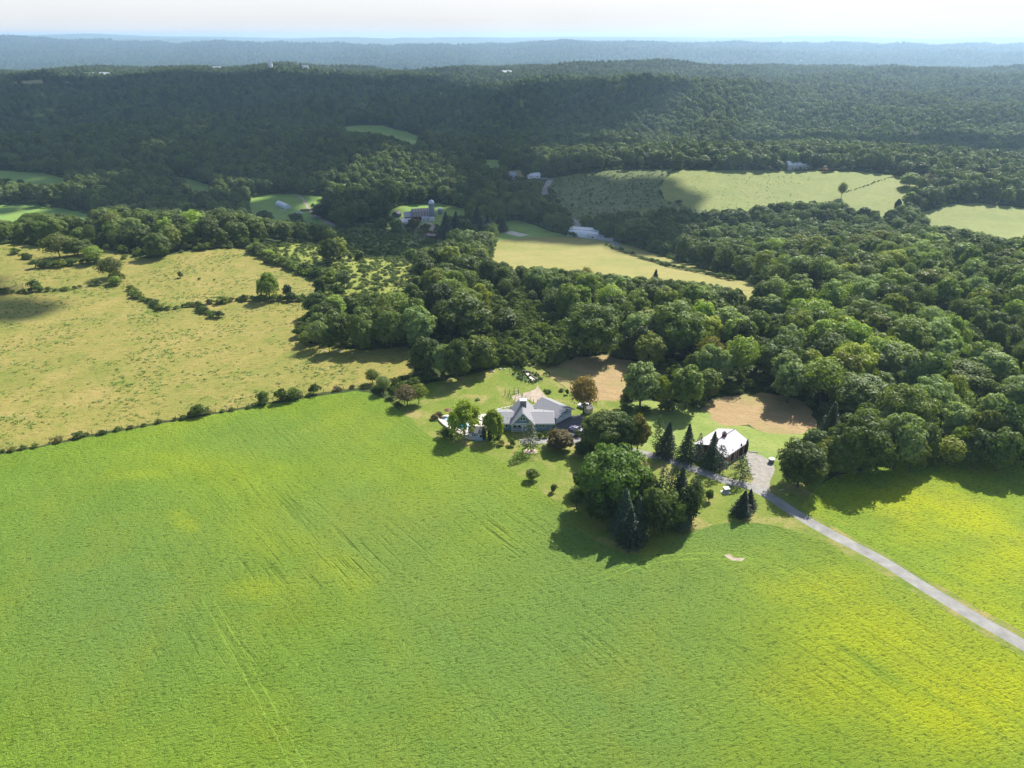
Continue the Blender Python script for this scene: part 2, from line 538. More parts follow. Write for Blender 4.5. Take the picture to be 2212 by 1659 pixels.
F5 = [cD(-10, 650), cD(120, 640), cD(260, 640), cD(420, 680), cD(520, 715), cD(480, 775), (860, 318), (760, 303)]
FL = [[(-80, 444), (65, 442), (130, 449), (182, 460), (221, 472), (215, 492), (150, 492), (100, 487), (31, 497), (-80, 502)],
      [(-80, 362), (0, 368), (104, 375), (156, 391), (150, 402), (86, 402), (0, 390), (-80, 390)],
      [(203, 384), (247, 384), (240, 392), (203, 392)], [(30, 340), (52, 342), (50, 352), (30, 352)],
      [(354, 381), (402, 384), (453, 400), (453, 420), (410, 417), (362, 392)]]
F6 = [(533, 428), (600, 417), (640, 419), (697, 424), (704, 440), (673, 446), (690, 462), (712, 478), (738, 498), (686, 490), (634, 484), (590, 482), (545, 470), (536, 450)]
F7 = [(842, 454), (866, 444), (926, 440), (944, 438), (1009, 451), (1006, 476), (950, 488), (895, 493), (842, 472)]
F8 = [[(1037, 345), (1078, 345), (1083, 368), (1055, 366)], [(1078, 368), (1133, 367), (1154, 379), (1104, 388)], [(1100, 398), (1160, 394), (1160, 406), (1115, 412)]]
FF = [[(20, 176), (100, 173), (180, 173), (175, 180), (33, 184)], [(1790, 127), (1880, 124), (1882, 132), (1795, 134)], [(1593, 137), (1617, 135), (1617, 139)], [(1450, 102), (1540, 99), (1545, 105)]]

drive_pts = [(2420, 1519), (2212, 1394), (2100, 1330), (2000, 1270), (1900, 1208), (1800, 1156), (1745, 1125), (1706, 1101), (1672, 1078), (1640, 1060), (1615, 1049), (1575, 1040), (1536, 1026),
             (1484, 1008), (1432, 989), (1385, 979), (1340, 966), (1300, 955), (1262, 955), (1200, 952), (1140, 951)]
DRV, DRVC = road_poly(drive_pts, 3.4)
YARD = [c2(1475, 575), (1615, 975), (1641, 982), (1667, 997), (1674, 1015), (1664, 1036), (1661, 1060), (1640, 1056), c2(1517, 850), c2(1550, 800), c2(1530, 740)]
APRON = [c8(1730, 830), c8(1990, 710), c8(2150, 690), c8(2260, 800), c8(2260, 1120), c8(1990, 1040), c8(1700, 960)]
PARKING = [c8(1240, 1060), c8(1320, 1025), c8(1620, 1020), c8(1640, 1110), c8(1240, 1112)]
DIRT = [c8(1240, 390), c8(1380, 370), c8(1480, 340), c8(1530, 285), c8(1560, 300), c8(1580, 380), c8(1650, 430), c8(1740, 470), c8(1620, 480), c8(1560, 540), c8(1380, 470), c8(1300, 430)]
DIRT2 = [c8(1100, 430), c8(1190, 385), c8(1300, 460), c8(1480, 560), c8(1400, 590), c8(1180, 520)]
PATIO = [c8(80, 720), c8(200, 690), c8(340, 720), c8(700, 690), c8(1010, 640), c8(1010, 870), c8(720, 900), c8(520, 900), c8(500, 1030), c8(360, 960), c8(230, 890), c8(110, 800)]
BED = [c8(1290, 1215), c8(1330, 1190), c8(1450, 1185), c8(1510, 1210), c8(1500, 1240), c8(1400, 1262), c8(1310, 1245)]
GARDEN = [c8(1115, 85), c8(1300, 60), c8(1480, 75), c8(1570, 180), c8(1560, 215), c8(1380, 250), c8(1280, 215)]
SAND = [c2(1310, 1420), c2(1360, 1412), c2(1390, 1445), c2(1480, 1450), c2(1460, 1475), c2(1390, 1472), c2(1340, 1445)]
ROADF, ROADFC = road_poly([c6(560, 232), c6(690, 238), c6(700, 240), c6(660, 300), c6(645, 340), c6(670, 400), c6(700, 450), c6(820, 540), c6(915, 620), c6(900, 660), c6(980, 720), c6(1200, 760), (1340, 540)], 7)
ROADF2, _ = road_poly([c5(1180, 720), c5(1330, 690), c5(1450, 665), c5(1560, 640), c5(1620, 600), c5(1640, 660), c5(1600, 720), c5(1500, 760), c5(1460, 800)], 5)
TRACK, _ = road_poly([c5(540, 370), c5(590, 430), c5(640, 500), c5(700, 560), c5(820, 620), c5(930, 680)], 4)

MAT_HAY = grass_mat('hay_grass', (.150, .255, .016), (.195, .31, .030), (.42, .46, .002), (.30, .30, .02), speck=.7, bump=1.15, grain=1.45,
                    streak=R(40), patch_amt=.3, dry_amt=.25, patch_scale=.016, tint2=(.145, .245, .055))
MAT_HAY2 = grass_mat('hay_grass_east', (.17, .275, .02), (.22, .33, .03), (.42, .46, .004), (.31, .32, .03), speck=.65, bump=1.0, grain=1.45,
                     streak=R(44), patch_amt=.8, dry_amt=.4, patch_scale=.03)
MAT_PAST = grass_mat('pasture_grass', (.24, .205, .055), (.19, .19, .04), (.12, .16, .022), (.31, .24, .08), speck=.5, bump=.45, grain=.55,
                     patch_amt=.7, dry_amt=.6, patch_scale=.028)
MAT_LAWN = grass_mat('lawn_grass', (.13, .185, .022), (.18, .215, .035), (.10, .17, .015), (.34, .26, .11), speck=.4, bump=.3, grain=1.6,
                     patch_amt=.6, dry_amt=.75, patch_scale=.045)
MAT_MEAD = grass_mat('meadow_grass', (.16, .23, .045), (.20, .26, .06), (.26, .30, .06), (.36, .33, .13), speck=.3, bump=.3, grain=1.0, patch_scale=.04)
MAT_MOWN = grass_mat('mown_straw', (.30, .21, .10), (.35, .25, .12), (.19, .22, .05), (.40, .29, .15), speck=.25, bump=.3, grain=1.0, streak=R(70), streak_base=.25, patch_amt=.75, patch_scale=.05)
MAT_SCRUB = grass_mat('scrub_grass', (.15, .19, .03), (.22, .24, .04), (.10, .15, .03), (.32, .28, .1), speck=.5, bump=.6, grain=.5, patch_scale=.04)
MAT_FIELD = grass_mat('far_field_grass', (.21, .20, .055), (.25, .225, .065), (.16, .185, .035), (.28, .23, .09), speck=.3, bump=.5, grain=.35, patch_scale=.012)
MAT_HILL = grass_mat('hill_field_grass', (.15, .185, .04), (.185, .21, .05), (.11, .155, .028), (.22, .21, .075), speck=.3, bump=.5, grain=.35, patch_scale=.012)
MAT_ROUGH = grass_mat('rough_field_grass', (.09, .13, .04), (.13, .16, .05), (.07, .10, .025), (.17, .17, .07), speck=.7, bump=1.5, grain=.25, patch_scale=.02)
MAT_GREENF = grass_mat('green_field_grass', (.14, .24, .05), (.18, .28, .06), (.22, .28, .05), (.28, .28, .09), speck=.2, bump=.3, grain=.4, patch_scale=.02)
MAT_FLOOR = grass_mat('woodland_floor', (.035, .055, .012), (.05, .07, .016), (.05, .06, .02), (.07, .065, .03), speck=.5, bump=.8, grain=.5, patch_scale=.05)
MAT_FAR = grass_mat('distant_forest_ground', (.045, .075, .028), (.06, .09, .03), (.035, .06, .02), (.09, .10, .04), speck=.6, bump=6, grain=.05, patch_scale=.004)
MAT_TRACK = grass_mat('track_grass', (.135, .225, .02), (.18, .28, .03), (.12, .22, .02), (.22, .26, .05), speck=.9, bump=.3, grain=1.8, dry_amt=.8, patch_scale=.2)
MAT_FARF = grass_mat('distant_field_grass', (.06, .09, .03), (.07, .10, .035), (.06, .08, .025), (.08, .095, .04), speck=.3, bump=.3, grain=.1, patch_scale=.004)
MAT_GRAVEL = solid('gravel', (.27, .25, .22), .95, .22, .8, bump=.05)
MAT_ASPH = solid('asphalt_grey', (.235, .23, .215), .9, .24, .35, bump=.04)
MAT_ASPH_SHADE = solid('asphalt_shaded', (.10, .10, .11), .9, .2, .5)  # shade on the garage apron, painted in as a darker grey
MAT_CONC = solid('patio_concrete', (.5, .46, .40), .9, .15, .7)
MAT_DIRT = solid('bare_dirt', (.34, .28, .215), .95, .2, .6, bump=.05)
MAT_MULCH = solid('pale_mulch', (.48, .38, .28), .95, .2, 2, bump=.05)
MAT_GARD = grass_mat('garden_soil', (.06, .11, .03), (.1, .16, .04), (.16, .2, .05), (.2, .18, .1), speck=.5, bump=.4, grain=1.5, patch_scale=.2)

TRK = []
def tracks(pts, n=2, gap=1.9):
    base, q = road_poly(pts, .5)
    t = np.gradient(q, axis=0); t /= np.linalg.norm(t, axis=1)[:, None] + 1e-9
    nn = np.stack([-t[:, 1], t[:, 0]], 1)
    for k in range(n):
        c_ = q + nn * gap * k + .15 * np.stack([wav(q[:, 0], q[:, 1], 3, 3, 5), wav(q[:, 0], q[:, 1], 3, 3, 9)], 1)
        w_ = (.13 + .10 * wav(q[:, 0], q[:, 1], 5, 3, 2))[:, None]
        TRK.append(np.concatenate([c_ + nn * w_, (c_ - nn * w_)[::-1]]))
tracks([(435, 1290), (475, 1365), (520, 1445), (570, 1540), (640, 1680)])
tracks([(1280, 1260), (1420, 1215), (1560, 1208), (1700, 1235), (1820, 1290)], 2)
ZONES = [('wheel_track', t_, MAT_TRACK) for t_ in TRK] + [  # first match wins
    ('sand_patch', SAND, MAT_DIRT), ('driveway', DRV, MAT_ASPH), ('gravel_yard', YARD, MAT_GRAVEL), ('driveway_apron', APRON, MAT_ASPH_SHADE), ('parking_area', PARKING, MAT_ASPH),
    ('patio', PATIO, MAT_CONC), ('garden_bed', BED, MAT_MULCH), ('dirt_patch', DIRT, MAT_DIRT), ('dirt_path', DIRT2, MAT_DIRT), ('garden_ground', GARDEN, MAT_GARD),
    ('mown_field', MOWN, MAT_MOWN), ('mown_field', MOWN2, MAT_MOWN), ('meadow', MEAD, MAT_MEAD),
    ('hay_field', H1, MAT_HAY), ('hay_field', H2, MAT_HAY2), ('lawn', LAWN, MAT_LAWN), ('pasture', PAST, MAT_PAST), ('scrub_land', SCRUB, MAT_SCRUB),
    ('scrub_land', DARKSC, MAT_ROUGH), ('scrub_land', SCRUB2, MAT_SCRUB), ('concrete_pad', PAD, MAT_CONC), ('country_road', ROADF, MAT_ASPH), ('farm_track', ROADF2, MAT_DIRT), ('farm_track', TRACK, MAT_DIRT),
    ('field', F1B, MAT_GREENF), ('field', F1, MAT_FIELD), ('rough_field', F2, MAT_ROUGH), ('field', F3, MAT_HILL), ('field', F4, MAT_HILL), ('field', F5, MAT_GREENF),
] + [('field', f, MAT_GREENF) for f in FL] + [('field', F6, MAT_GREENF), ('field', F7, MAT_GREENF)] + [('field', f, MAT_GREENF if i != 1 else MAT_FIELD) for i, f in enumerate(F8)] + [('field', f, MAT_FIELD) for f in FF[:1]] + [('field', f, MAT_FARF) for f in FF[3:]]
ZP = []
def roughen(p, amp):
    out = []
    for a, b in zip(p, np.roll(p, -1, 0)):
        L = np.linalg.norm(b - a); k = max(1, min(40, int(L / max(2.0, .01 * np.linalg.norm(a)))))
        for j in range(k): out.append(a + (b - a) * j / k)
    q = np.array(out); r = np.linalg.norm(q, axis=1); s_ = np.where(r < 500, amp, amp * r / 350)[:, None]
    L = 1 + 0 * r
    return q + s_ * np.stack([wav(q[:, 0], q[:, 1], 9, 4, 3) + .8 * wav(q[:, 0], q[:, 1], 23, 3, 12), wav(q[:, 0], q[:, 1], 8, 4, 18) + .8 * wav(q[:, 0], q[:, 1], 27, 3, 25)], 1)
HARD = ('wheel_track', 'driveway', 'driveway_apron', 'parking_area', 'patio', 'concrete_pad', 'country_road')
for nme, pts, mt in ZONES:
    q_ = np.array(pts) if isinstance(pts, np.ndarray) else W(pts)
    if nme not in HARD: q_ = roughen(q_, 2.0 if nme == 'mown_field' else .45 if nme in ('hay_field', 'lawn') else (.25 if nme in ('garden_bed', 'sand_patch', 'gravel_yard') else 1.1))
    ZP.append(q_)

def pip(x, y, poly):
    x0, y0 = poly.min(0); x1, y1 = poly.max(0)
    res = np.zeros(len(x), bool)
    m = (x >= x0) & (x <= x1) & (y >= y0) & (y <= y1)
    if not m.any(): return res
    xx, yy = x[m], y[m]
    c = np.zeros(len(xx), bool)
    a = poly; b = np.roll(poly, -1, 0)
    for (ax, ay), (bx, by) in zip(a, b):
        if ay == by: continue
        k = (ay > yy) != (by > yy)
        c ^= k & (xx < (bx - ax) * (yy - ay) / (by - ay) + ax)
    res[m] = c
    return res

def zone_of(x, y):
    x = np.asarray(x, float); y = np.asarray(y, float)
    z = np.full(len(x), -1)
    for i in range(len(ZP) - 1, -1, -1):
        z[pip(x, y, ZP[i])] = i
    return z

def build_ground():
    rr = np.concatenate([18 * 1.0135 ** np.arange(0, 500)])
    rr = rr[rr < 17500]
    pts = []
    fa = np.radians(np.linspace(-47, 47, 150))
    A, B = np.meshgrid(fa, rr)
    jit = RG.uniform(-.3, .3, A.shape)
    rj = B * (1 + jit * .008)
    pts.append(np.stack([rj * np.sin(A), rj * np.cos(A)], -1).reshape(-1, 2))
    ra = np.radians(np.arange(52, 309, 6.0))
    A, B = np.meshgrid(ra, rr[::9])
    pts.append(np.stack([B * np.sin(A), B * np.cos(A)], -1).reshape(-1, 2))
    ra = np.radians(np.arange(0, 360, 4.0))
    pts.append(np.stack([17500 * np.sin(ra), 17500 * np.cos(ra)], -1)); pts.append(np.zeros((1, 2)))
    P = np.concatenate(pts)
    V = [Vector((float(a), float(b))) for a, b in P]
    E = []
    for poly in ZP:
        n = len(poly)
        for i in range(n):
            a = poly[i]; b = poly[(i + 1) % n]
            L = np.linalg.norm(b - a); dd = max(2.0, .015 * np.linalg.norm(a))
            k = max(1, min(60, int(L / dd)))
            i0 = len(V)
            for j in range(k + 1):
                q = a + (b - a) * j / k
                V.append(Vector((float(q[0]), float(q[1]))))
            for j in range(k): E.append((i0 + j, i0 + j + 1))
    o = delaunay_2d_cdt(V, E, [], 0, 1e-4, False)
    vv = np.array([(p.x, p.y) for p in o[0]])
    ff = np.array(o[2])
    cen = vv[ff].mean(1)
    z = zone_of(cen[:, 0], cen[:, 1])
    vz = H(vv[:, 0], vv[:, 1])
    far = np.linalg.norm(cen, axis=1)
    allv = np.column_stack([vv, vz])
    YEL = [(980, 1050, 420, 130, .38), (1900, 1480, 420, 200, .32), (750, 1215, 70, 40, 1), (640, 1150, 220, 60, .55), (560, 1270, 90, 30, .7), (900, 1090, 280, 55, .5), (1100, 1150, 120, 50, .5), (780, 1250, 60, 25, 1), (1950, 1360, 330, 110, .9), (1750, 1270, 220, 60, .9),
           (2100, 1500, 260, 140, 1), (1560, 1210, 160, 40, .6), (1800, 1480, 250, 120, .6), (400, 1130, 35, 14, .9), (380, 1110, 25, 8, .8), (410, 1142, 25, 12, 1), (330, 1220, 26, 9, .6), (520, 1275, 45, 22, .8), (1000, 1250, 300, 80, .35),
           (400, 990, 200, 30, .3), (300, 1025, 90, 12, .5), (840, 1170, 60, 40, .6), (2110, 1120, 90, 40, .9), (1960, 1100, 60, 25, .6), (2150, 1230, 120, 60, .7), (2000, 1160, 100, 30, .5), (1700, 1350, 150, 60, .5), (1450, 1300, 200, 60, .25)]
    COOL = [(250, 1300, 350, 250, .8), (600, 950, 250, 60, .5), (1300, 1280, 150, 60, .5), (700, 1450, 300, 120, .35), (1850, 1080, 80, 30, .6), (1250, 1500, 250, 120, .3)]
    RUT = [(740, 1210, 80, 50, 1), (1070, 1160, 90, 45, .9), (600, 1215, 70, 40, .6), (620, 1090, 90, 30, .5), (900, 1160, 100, 40, .4), (1800, 1450, 200, 80, .3), (480, 1400, 120, 90, .3), (1250, 1400, 200, 100, .25)]
    yy_ = np.maximum(vv[:, 1], 45.0)
    du_, dv_ = proj(vv[:, 0], yy_, vz)
    def blobs(L):
        r = np.zeros(len(vv))
        for cx, cy, rx, ry, a in L: r = np.maximum(r, a * np.exp(-((du_ - cx) / rx) ** 2 - ((dv_ - cy) / ry) ** 2))
        return r
    ATT = dict(yel=blobs(YEL), cool=blobs(COOL) , rut=blobs(RUT))
    def emit(name, mask, mat):
        f = ff[mask]
        if not len(f): return
        u, inv = np.unique(f.ravel(), return_inverse=True)
        tri = inv.reshape(-1, 3)
        # counter-clockwise
        p = vv[u][tri]
        cr = (p[:, 1, 0] - p[:, 0, 0]) * (p[:, 2, 1] - p[:, 0, 1]) - (p[:, 1, 1] - p[:, 0, 1]) * (p[:, 2, 0] - p[:, 0, 0])
        tri[cr < 0] = tri[cr < 0][:, ::-1]
        me = np_mesh(name, allv[u], tri.ravel(), np.full(len(tri), 3), mat, True)
        if name == 'hay_field':
            for k_, v_ in ATT.items():
                at = me.attributes.new(k_, 'FLOAT', 'POINT'); at.data.foreach_set('value', v_[u].astype(np.float32))
        o_ = bpy.data.objects.new(name, me); link(o_); tag(o_, kind='structure')
    for i, (nme, _, mt) in enumerate(ZONES):
        emit(nme, z == i, mt)
    emit('ground', (z == -1) & (far < 1100), MAT_FLOOR)
    emit('hills', (z == -1) & (far >= 1100), MAT_FAR)
build_ground()

# ------------------------------------------------------------------ foliage meshes
def leaf_quads(cen, nor, size, rs, aspect=1.5):
    """one tilted leaf spray (quad) per centre"""
    n = len(cen)
    nor = nor / (np.linalg.norm(nor, axis=1)[:, None] + 1e-9)
    r = rs.normal(size=(n, 3))
    u = np.cross(nor, r); u /= np.linalg.norm(u, axis=1)[:, None] + 1e-9
    v = np.cross(nor, u)
    s = (size * rs.uniform(.6, 1.3, n))[:, None]
    a = cen - u * s * aspect / 2
    b = cen + v * s / 2 + nor * s * .12
    c = cen + u * s * aspect / 2
    d = cen - v * s / 2 - nor * s * .1
    return np.stack([a, b, c, d], 1).reshape(-1, 3)

def quad_mesh(name, V, mat):
    n = len(V) // 4
    return np_mesh(name, V, np.arange(4 * n), np.full(n, 4), mat)

def round_crown(seed, nl, per, leaf, cz=.57, rx=.36, rz=.33, lr=(.11, .2), droop=0., fill=.12, flat=.75):
    rs = np.random.default_rng(seed)
    C = []; N = []
    k = 0
    gold = math.pi * (3 - math.sqrt(5))
    for i in range(nl):
        zz = 1 - (i + .5) / nl * 1.72
        a = i * gold + rs.normal() * .25
        rr = math.sqrt(max(0, 1 - zz * zz))
        rad = rs.uniform(.62, 1.06) if i > 3 else rs.uniform(.75, 1)
        c = np.array([math.cos(a) * rr * rx * rad * rs.uniform(.85, 1.1), math.sin(a) * rr * rx * rad * rs.uniform(.85, 1.1), cz + zz * rz * rad])
        L = rs.uniform(*lr)
        m = int(per * (L / .15) ** 2)
        d = rs.normal(size=(m, 3)); d /= np.linalg.norm(d, axis=1)[:, None]
        d[:, 2] = np.abs(d[:, 2]) * np.where(rs.uniform(size=m) < .78, 1, -1)
        out = d + (c - np.array([0, 0, cz])) / .36 * .35
        q = c + d * L * rs.uniform(.70, 1.08, (m, 1)) * np.array([1, 1, flat])
        if droop: q[:, 2] -= droop * rs.uniform(0, 1, m) * np.linalg.norm(q[:, :2], axis=1)
        C.append(q); N.append(out + rs.normal(size=(m, 3)) * .38)
    m = int(nl * per * fill)
    d = rs.normal(size=(m, 3)); d /= np.linalg.norm(d, axis=1)[:, None]
    q = d * rs.uniform(.3, 1, (m, 1)) ** .5 * np.array([rx, rx, rz]) * .9 + np.array([0, 0, cz])
    C.append(q); N.append(rs.normal(size=(m, 3)))
    C = np.concatenate(C); N = np.concatenate(N)
    C[:, 2] = np.maximum(C[:, 2], .04)
    # stray twigs
    return leaf_quads(C, N, leaf, rs)

def norm_unit(V, keepz=False):
    """crown width 1, top at z 1"""
    w_ = max(np.percentile(np.abs(V[:, 0]), 99), np.percentile(np.abs(V[:, 1]), 99))
    V = V.copy(); V[:, :2] /= 2 * w_; V[:, 2] /= np.percentile(V[:, 2], 99.7)
    return V

def willow_crown(seed):
    rs = np.random.default_rng(seed)
    C = []; N = []
    for i in range(85):
        a = rs.uniform(0, 2 * math.pi); rr = .44 * rs.uniform(0, 1) ** .5; z0 = .97 - rr * rr * 1.3 - rs.uniform(0, .28) * (rr > .15)
        cx, cy = math.cos(a) * rr, math.sin(a) * rr
        d = rs.normal(size=(34, 3)) * [.045, .045, .022] + [cx, cy, z0]
        C.append(d); N.append(rs.normal(size=(34, 3)) * .6 + [math.cos(a) * .3, math.sin(a) * .3, .9])
        for s in range(3):
            L = rs.uniform(.12, .42)
            t = rs.uniform(0, 1, 22)[:, None]
            b = np.array([cx, cy, z0]) + rs.normal(size=3) * .045
            q = b + np.array([math.cos(a) * .05, math.sin(a) * .05, -L]) * t + rs.normal(size=(22, 3)) * .016
            C.append(q); N.append(rs.normal(size=(22, 3)) * [1, 1, .4])
    C = np.concatenate(C); C[:, 2] = np.maximum(C[:, 2], .12)
    return leaf_quads(C, np.concatenate(N), .034, rs, 1.8)

def spruce_crown(seed, levels=30, per=11, z0=.06, sparse=0., leaf=.03, tipr=.03, curve=1.0, droop=.25, topflat=0):
    rs = np.random.default_rng(seed)
    C = []; N = []
    for l in range(levels):
        t = l / (levels - 1)
        z = z0 + (1 - z0) * t
        Rr = (tipr + (.5 - tipr) * (1 - t) ** curve) * rs.uniform(.85, 1.1)
        if t < .12: Rr *= .75 + t * 2
        for b in range(per):
            if rs.uniform() < sparse: continue
            a = 2 * math.pi * (b + rs.uniform(-.4, .4) + .5 * (l % 2)) / per
            L = Rr * rs.uniform(.7, 1.12)
            m = max(5, int(30 * L / .5) + 4)
            s = rs.uniform(.15, 1, m) ** .7
            side = rs.normal(size=m) * .14 * L * (1.15 - s)
            x = np.cos(a) * L * s - np.sin(a) * side
            y = np.sin(a) * L * s + np.cos(a) * side
            zz = z - droop * L * s ** 1.5 + .03 + .05 * L * s ** 4 + rs.normal(size=m) * .006
            C.append(np.stack([x, y, zz], 1))
            nn = np.stack([np.cos(a) * .5 + rs.normal(size=m) * .4, np.sin(a) * .5 + rs.normal(size=m) * .4, np.ones(m)], 1)
            N.append(nn)
    C = np.concatenate(C); C[:, 2] = np.maximum(C[:, 2], .015)
    return leaf_quads(C, np.concatenate(N), leaf, rs, 1.7)

def trunk_mesh(name, seed, kind):
    rs = random.Random(seed); m = MB()
    if kind in ('spruce', 'column'):
        m.tube([(0, 0, -.02), (0, 0, .4), (0, 0, .96)], [.022, .014, .003], 6)
        if kind == 'spruce':
            for i in range(26):
                a = rs.uniform(0, 6.28); z = rs.uniform(.12, .85); L = .42 * (1 - z)
                m.tube([(0, 0, z), (math.cos(a) * L, math.sin(a) * L, z - .1 * L)], [.006, .001], 3, False)
        return m.mesh(name, BARK)
    m.tube([(0, 0, -.03), (.005, 0, .15), (.01, .01, .38), (0, .01, .75)], [.034, .026, .018, .005], 7)
    for i in range(10):
        a = i * 2.4 + rs.uniform(-.3, .3); z = .17 + .035 * i
        L = rs.uniform(.2, .38)
        x, y = math.cos(a), math.sin(a)
        m.tube([(0, 0, z), (x * L * .5, y * L * .5, z + .13), (x * L, y * L, z + .25 + rs.uniform(0, .1))], [.013, .009, .003], 4, False)
        for s in (-1, 1):
            b = a + s * .6
            m.tube([(x * L * .5, y * L * .5, z + .13), (x * L * .5 + math.cos(b) * .16, y * L * .5 + math.sin(b) * .16, z + .28)], [.006, .002], 3, False)
    return m.mesh(name, BARK)

VAR = {}
def addvar(kind, V, trunk, mat=LEAF):
    me = quad_mesh(kind + '_crown', norm_unit(V), mat)
    VAR.setdefault(kind, []).append((me, trunk))

TR = [trunk_mesh('trunk', s, 'oak') for s in range(3)]
TRS = trunk_mesh('trunk', 9, 'spruce'); TRC = trunk_mesh('trunk', 9, 'column')
for s in range(7):
    addvar('oak', round_crown(100 + s, 80 + 6 * s, 165, .040, cz=.53, rz=.40, lr=(.065, .135), fill=.05, flat=.7), TR[s % 3])
for s in range(4):
    addvar('bigoak', round_crown(150 + s, 130 + 8 * s, 320, .026, cz=.52, rz=.42, lr=(.05, .115), fill=.04, flat=.78), TR[s % 3])
for s in range(4):
    addvar('tall', round_crown(200 + s, 64, 150, .042, cz=.55, rx=.30, rz=.40, lr=(.06, .125), fill=.05), TR[s % 3])
for s in range(3):
    addvar('loose', round_crown(300 + s, 46, 60, .036, cz=.58, rx=.34, rz=.34, lr=(.10, .19), fill=.3), TR[s % 3])
for s in range(3):
    addvar('small', round_crown(400 + s, 26, 60, .07, cz=.54, rx=.33, rz=.36, lr=(.11, .2), fill=.06), TR[s % 3])
for s in range(2):
    addvar('willow', willow_crown(500 + s), TR[s])
for s in range(4):
    addvar('spruce', spruce_crown(600 + s), TRS, NEEDLE)
for s in range(3):
    addvar('pine', spruce_crown(650 + s, 20, 8, .17, .25, .026, .08, .75, .1), TRS, NEEDLE)
addvar('blue_spruce', spruce_crown(690, 28, 12), TRS, NEEDLE)
for s in range(2):
    rs = np.random.default_rng(700 + s); n = 1500
    t = rs.uniform(0, 1, n); a = rs.uniform(0, 2 * np.pi, n); rr = .42 * np.minimum(1, (1 - t) * 2.2 + .05) ** .6 * np.minimum(1, .6 + t * 2)
    Cc = np.stack([np.cos(a) * rr, np.sin(a) * rr, .02 + .98 * t], 1) + rs.normal(size=(n, 3)) * [.03, .03, .01]
    addvar('column', leaf_quads(Cc, np.stack([np.cos(a), np.sin(a), np.full(n, .4)], 1) + rs.normal(size=(n, 3)) * .4, .09, rs), TRC, NEEDLE)
def shrub_quads(seed, nl=14, per=55, leaf=.085):
    rs = np.random.default_rng(seed); C = []; N = []
    for i in range(nl):
        a = rs.uniform(0, 6.28); r0 = rs.uniform(0, .36); hz = rs.uniform(.25, .7) * (1 - r0)
        c = np.array([math.cos(a) * r0, math.sin(a) * r0, hz]); L = rs.uniform(.16, .28)
        d = rs.normal(size=(per, 3)); d /= np.linalg.norm(d, axis=1)[:, None]; d[:, 2] = np.abs(d[:, 2]) - .25
        C.append(c + d * L * rs.uniform(.7, 1.1, (per, 1))); N.append(d + rs.normal(size=(per, 3)) * .5)
    C = np.concatenate(C); C[:, 2] = np.maximum(C[:, 2], .03)
    return leaf_quads(C, np.concatenate(N), leaf, rs)
for s in range(5):
    addvar('shrub', shrub_quads(800 + s), None)
# small cheap crowns for far woods
for s in range(4):
    addvar('far', round_crown(900 + s, 30, 60, .075, cz=.5, rx=.36, rz=.42, lr=(.09, .17), fill=.05), None)

# ------------------------------------------------------------------ trees: builders
G = dict(mid=(1, 1, 1, 1), dark=(.60, .66, .74, 1), light=(1.45, 1.4, 1.2, 1), yellow=(1.9, 1.55, .85, 1), grey=(1.45, 1.35, 2.4, 1), bright=(3.2, 2.8, 2.0, 1), blue=(1.15, 1.2, 1.7, 1),
         olive=(1.25, 1.05, .8, 1), orange=(2.0, 1.0, 1.5, 1), purple=(1.5, .85, 2.2, 1), brown=(1.5, .95, 1.8, 1), red=(2.6, .7, 1.2, 1), white=(3.0, 2.6, 5.0, 1), willow=(2.6, 2.3, 1.5, 1),
         lime=(1.75, 1.7, 1.0, 1), gold=(2.1, 1.4, .8, 1))
NAME = dict(oak='broadleaf_tree', bigoak='broadleaf_tree', tall='broadleaf_tree', loose='broadleaf_tree', small='broadleaf_tree', willow='willow_tree', spruce='spruce_tree', pine='pine_tree',
            blue_spruce='spruce_tree', column='arborvitae_tree', shrub='shrub')
TREES = []      # (x, y, radius) of placed ones
SHADES = {}

def put_tree(kind, p, wd, ht, col, label, group=None, cat=None, var=None, name=None, rz=None):
    if kind == 'oak' and wd > 12: kind = 'bigoak'
    vs = VAR[kind]
    me, tr = vs[rnd.randrange(len(vs)) if var is None else var % len(vs)]
    color = G[col] if isinstance(col, str) else col
    rz = rnd.uniform(0, 6.28) if rz is None else rz
    nm = name or NAME[kind]
    if kind == 'shrub' or tr is None:
        o = bpy.data.objects.new(nm, me); link(o)
        o.location = p; o.rotation_euler = (0, 0, rz); o.scale = (wd, wd, ht); o.color = color
        tag(o, label, cat or 'shrub', group)
    else:
        if len(label.split()) > 16: print('LONG', label)
        e = empty(nm, p, rz, label, cat or 'tree', group)
        if kind in ('spruce', 'pine'): e.rotation_euler = (rnd.uniform(-.06, .06), rnd.uniform(-.06, .06), rz)
        c = bpy.data.objects.new('crown', me); link(c, e); c.scale = (wd * rnd.uniform(.9, 1.12), wd * rnd.uniform(.9, 1.12), ht); c.color = color
        t = bpy.data.objects.new('trunk', tr); link(t, e); t.scale = (min(wd, ht * .9), min(wd, ht * .9), ht * .95)
    TREES.append((p[0], p[1], wd / 2))

def T(kind, x, yb, yt, wpx, col, label, group=None, **k):
    p = U(x, yb)
    if 'spruce' in kind and group == 'conifers of the tree island': wpx *= 1.35
    d = depth_of(p)
    wd = wpx * K * d / FPX
    ht = max(.5, ztop(p[1], yt) - p[2])
    if kind in ('oak', 'tall', 'loose', 'willow', 'small', 'shrub'):
        # the silhouette top of a wide crown lies behind its stem
        ht = max(ht * .6, ht - wd * .10)
    put_tree(kind, p, wd, ht, col, label, group, **k)
    return p
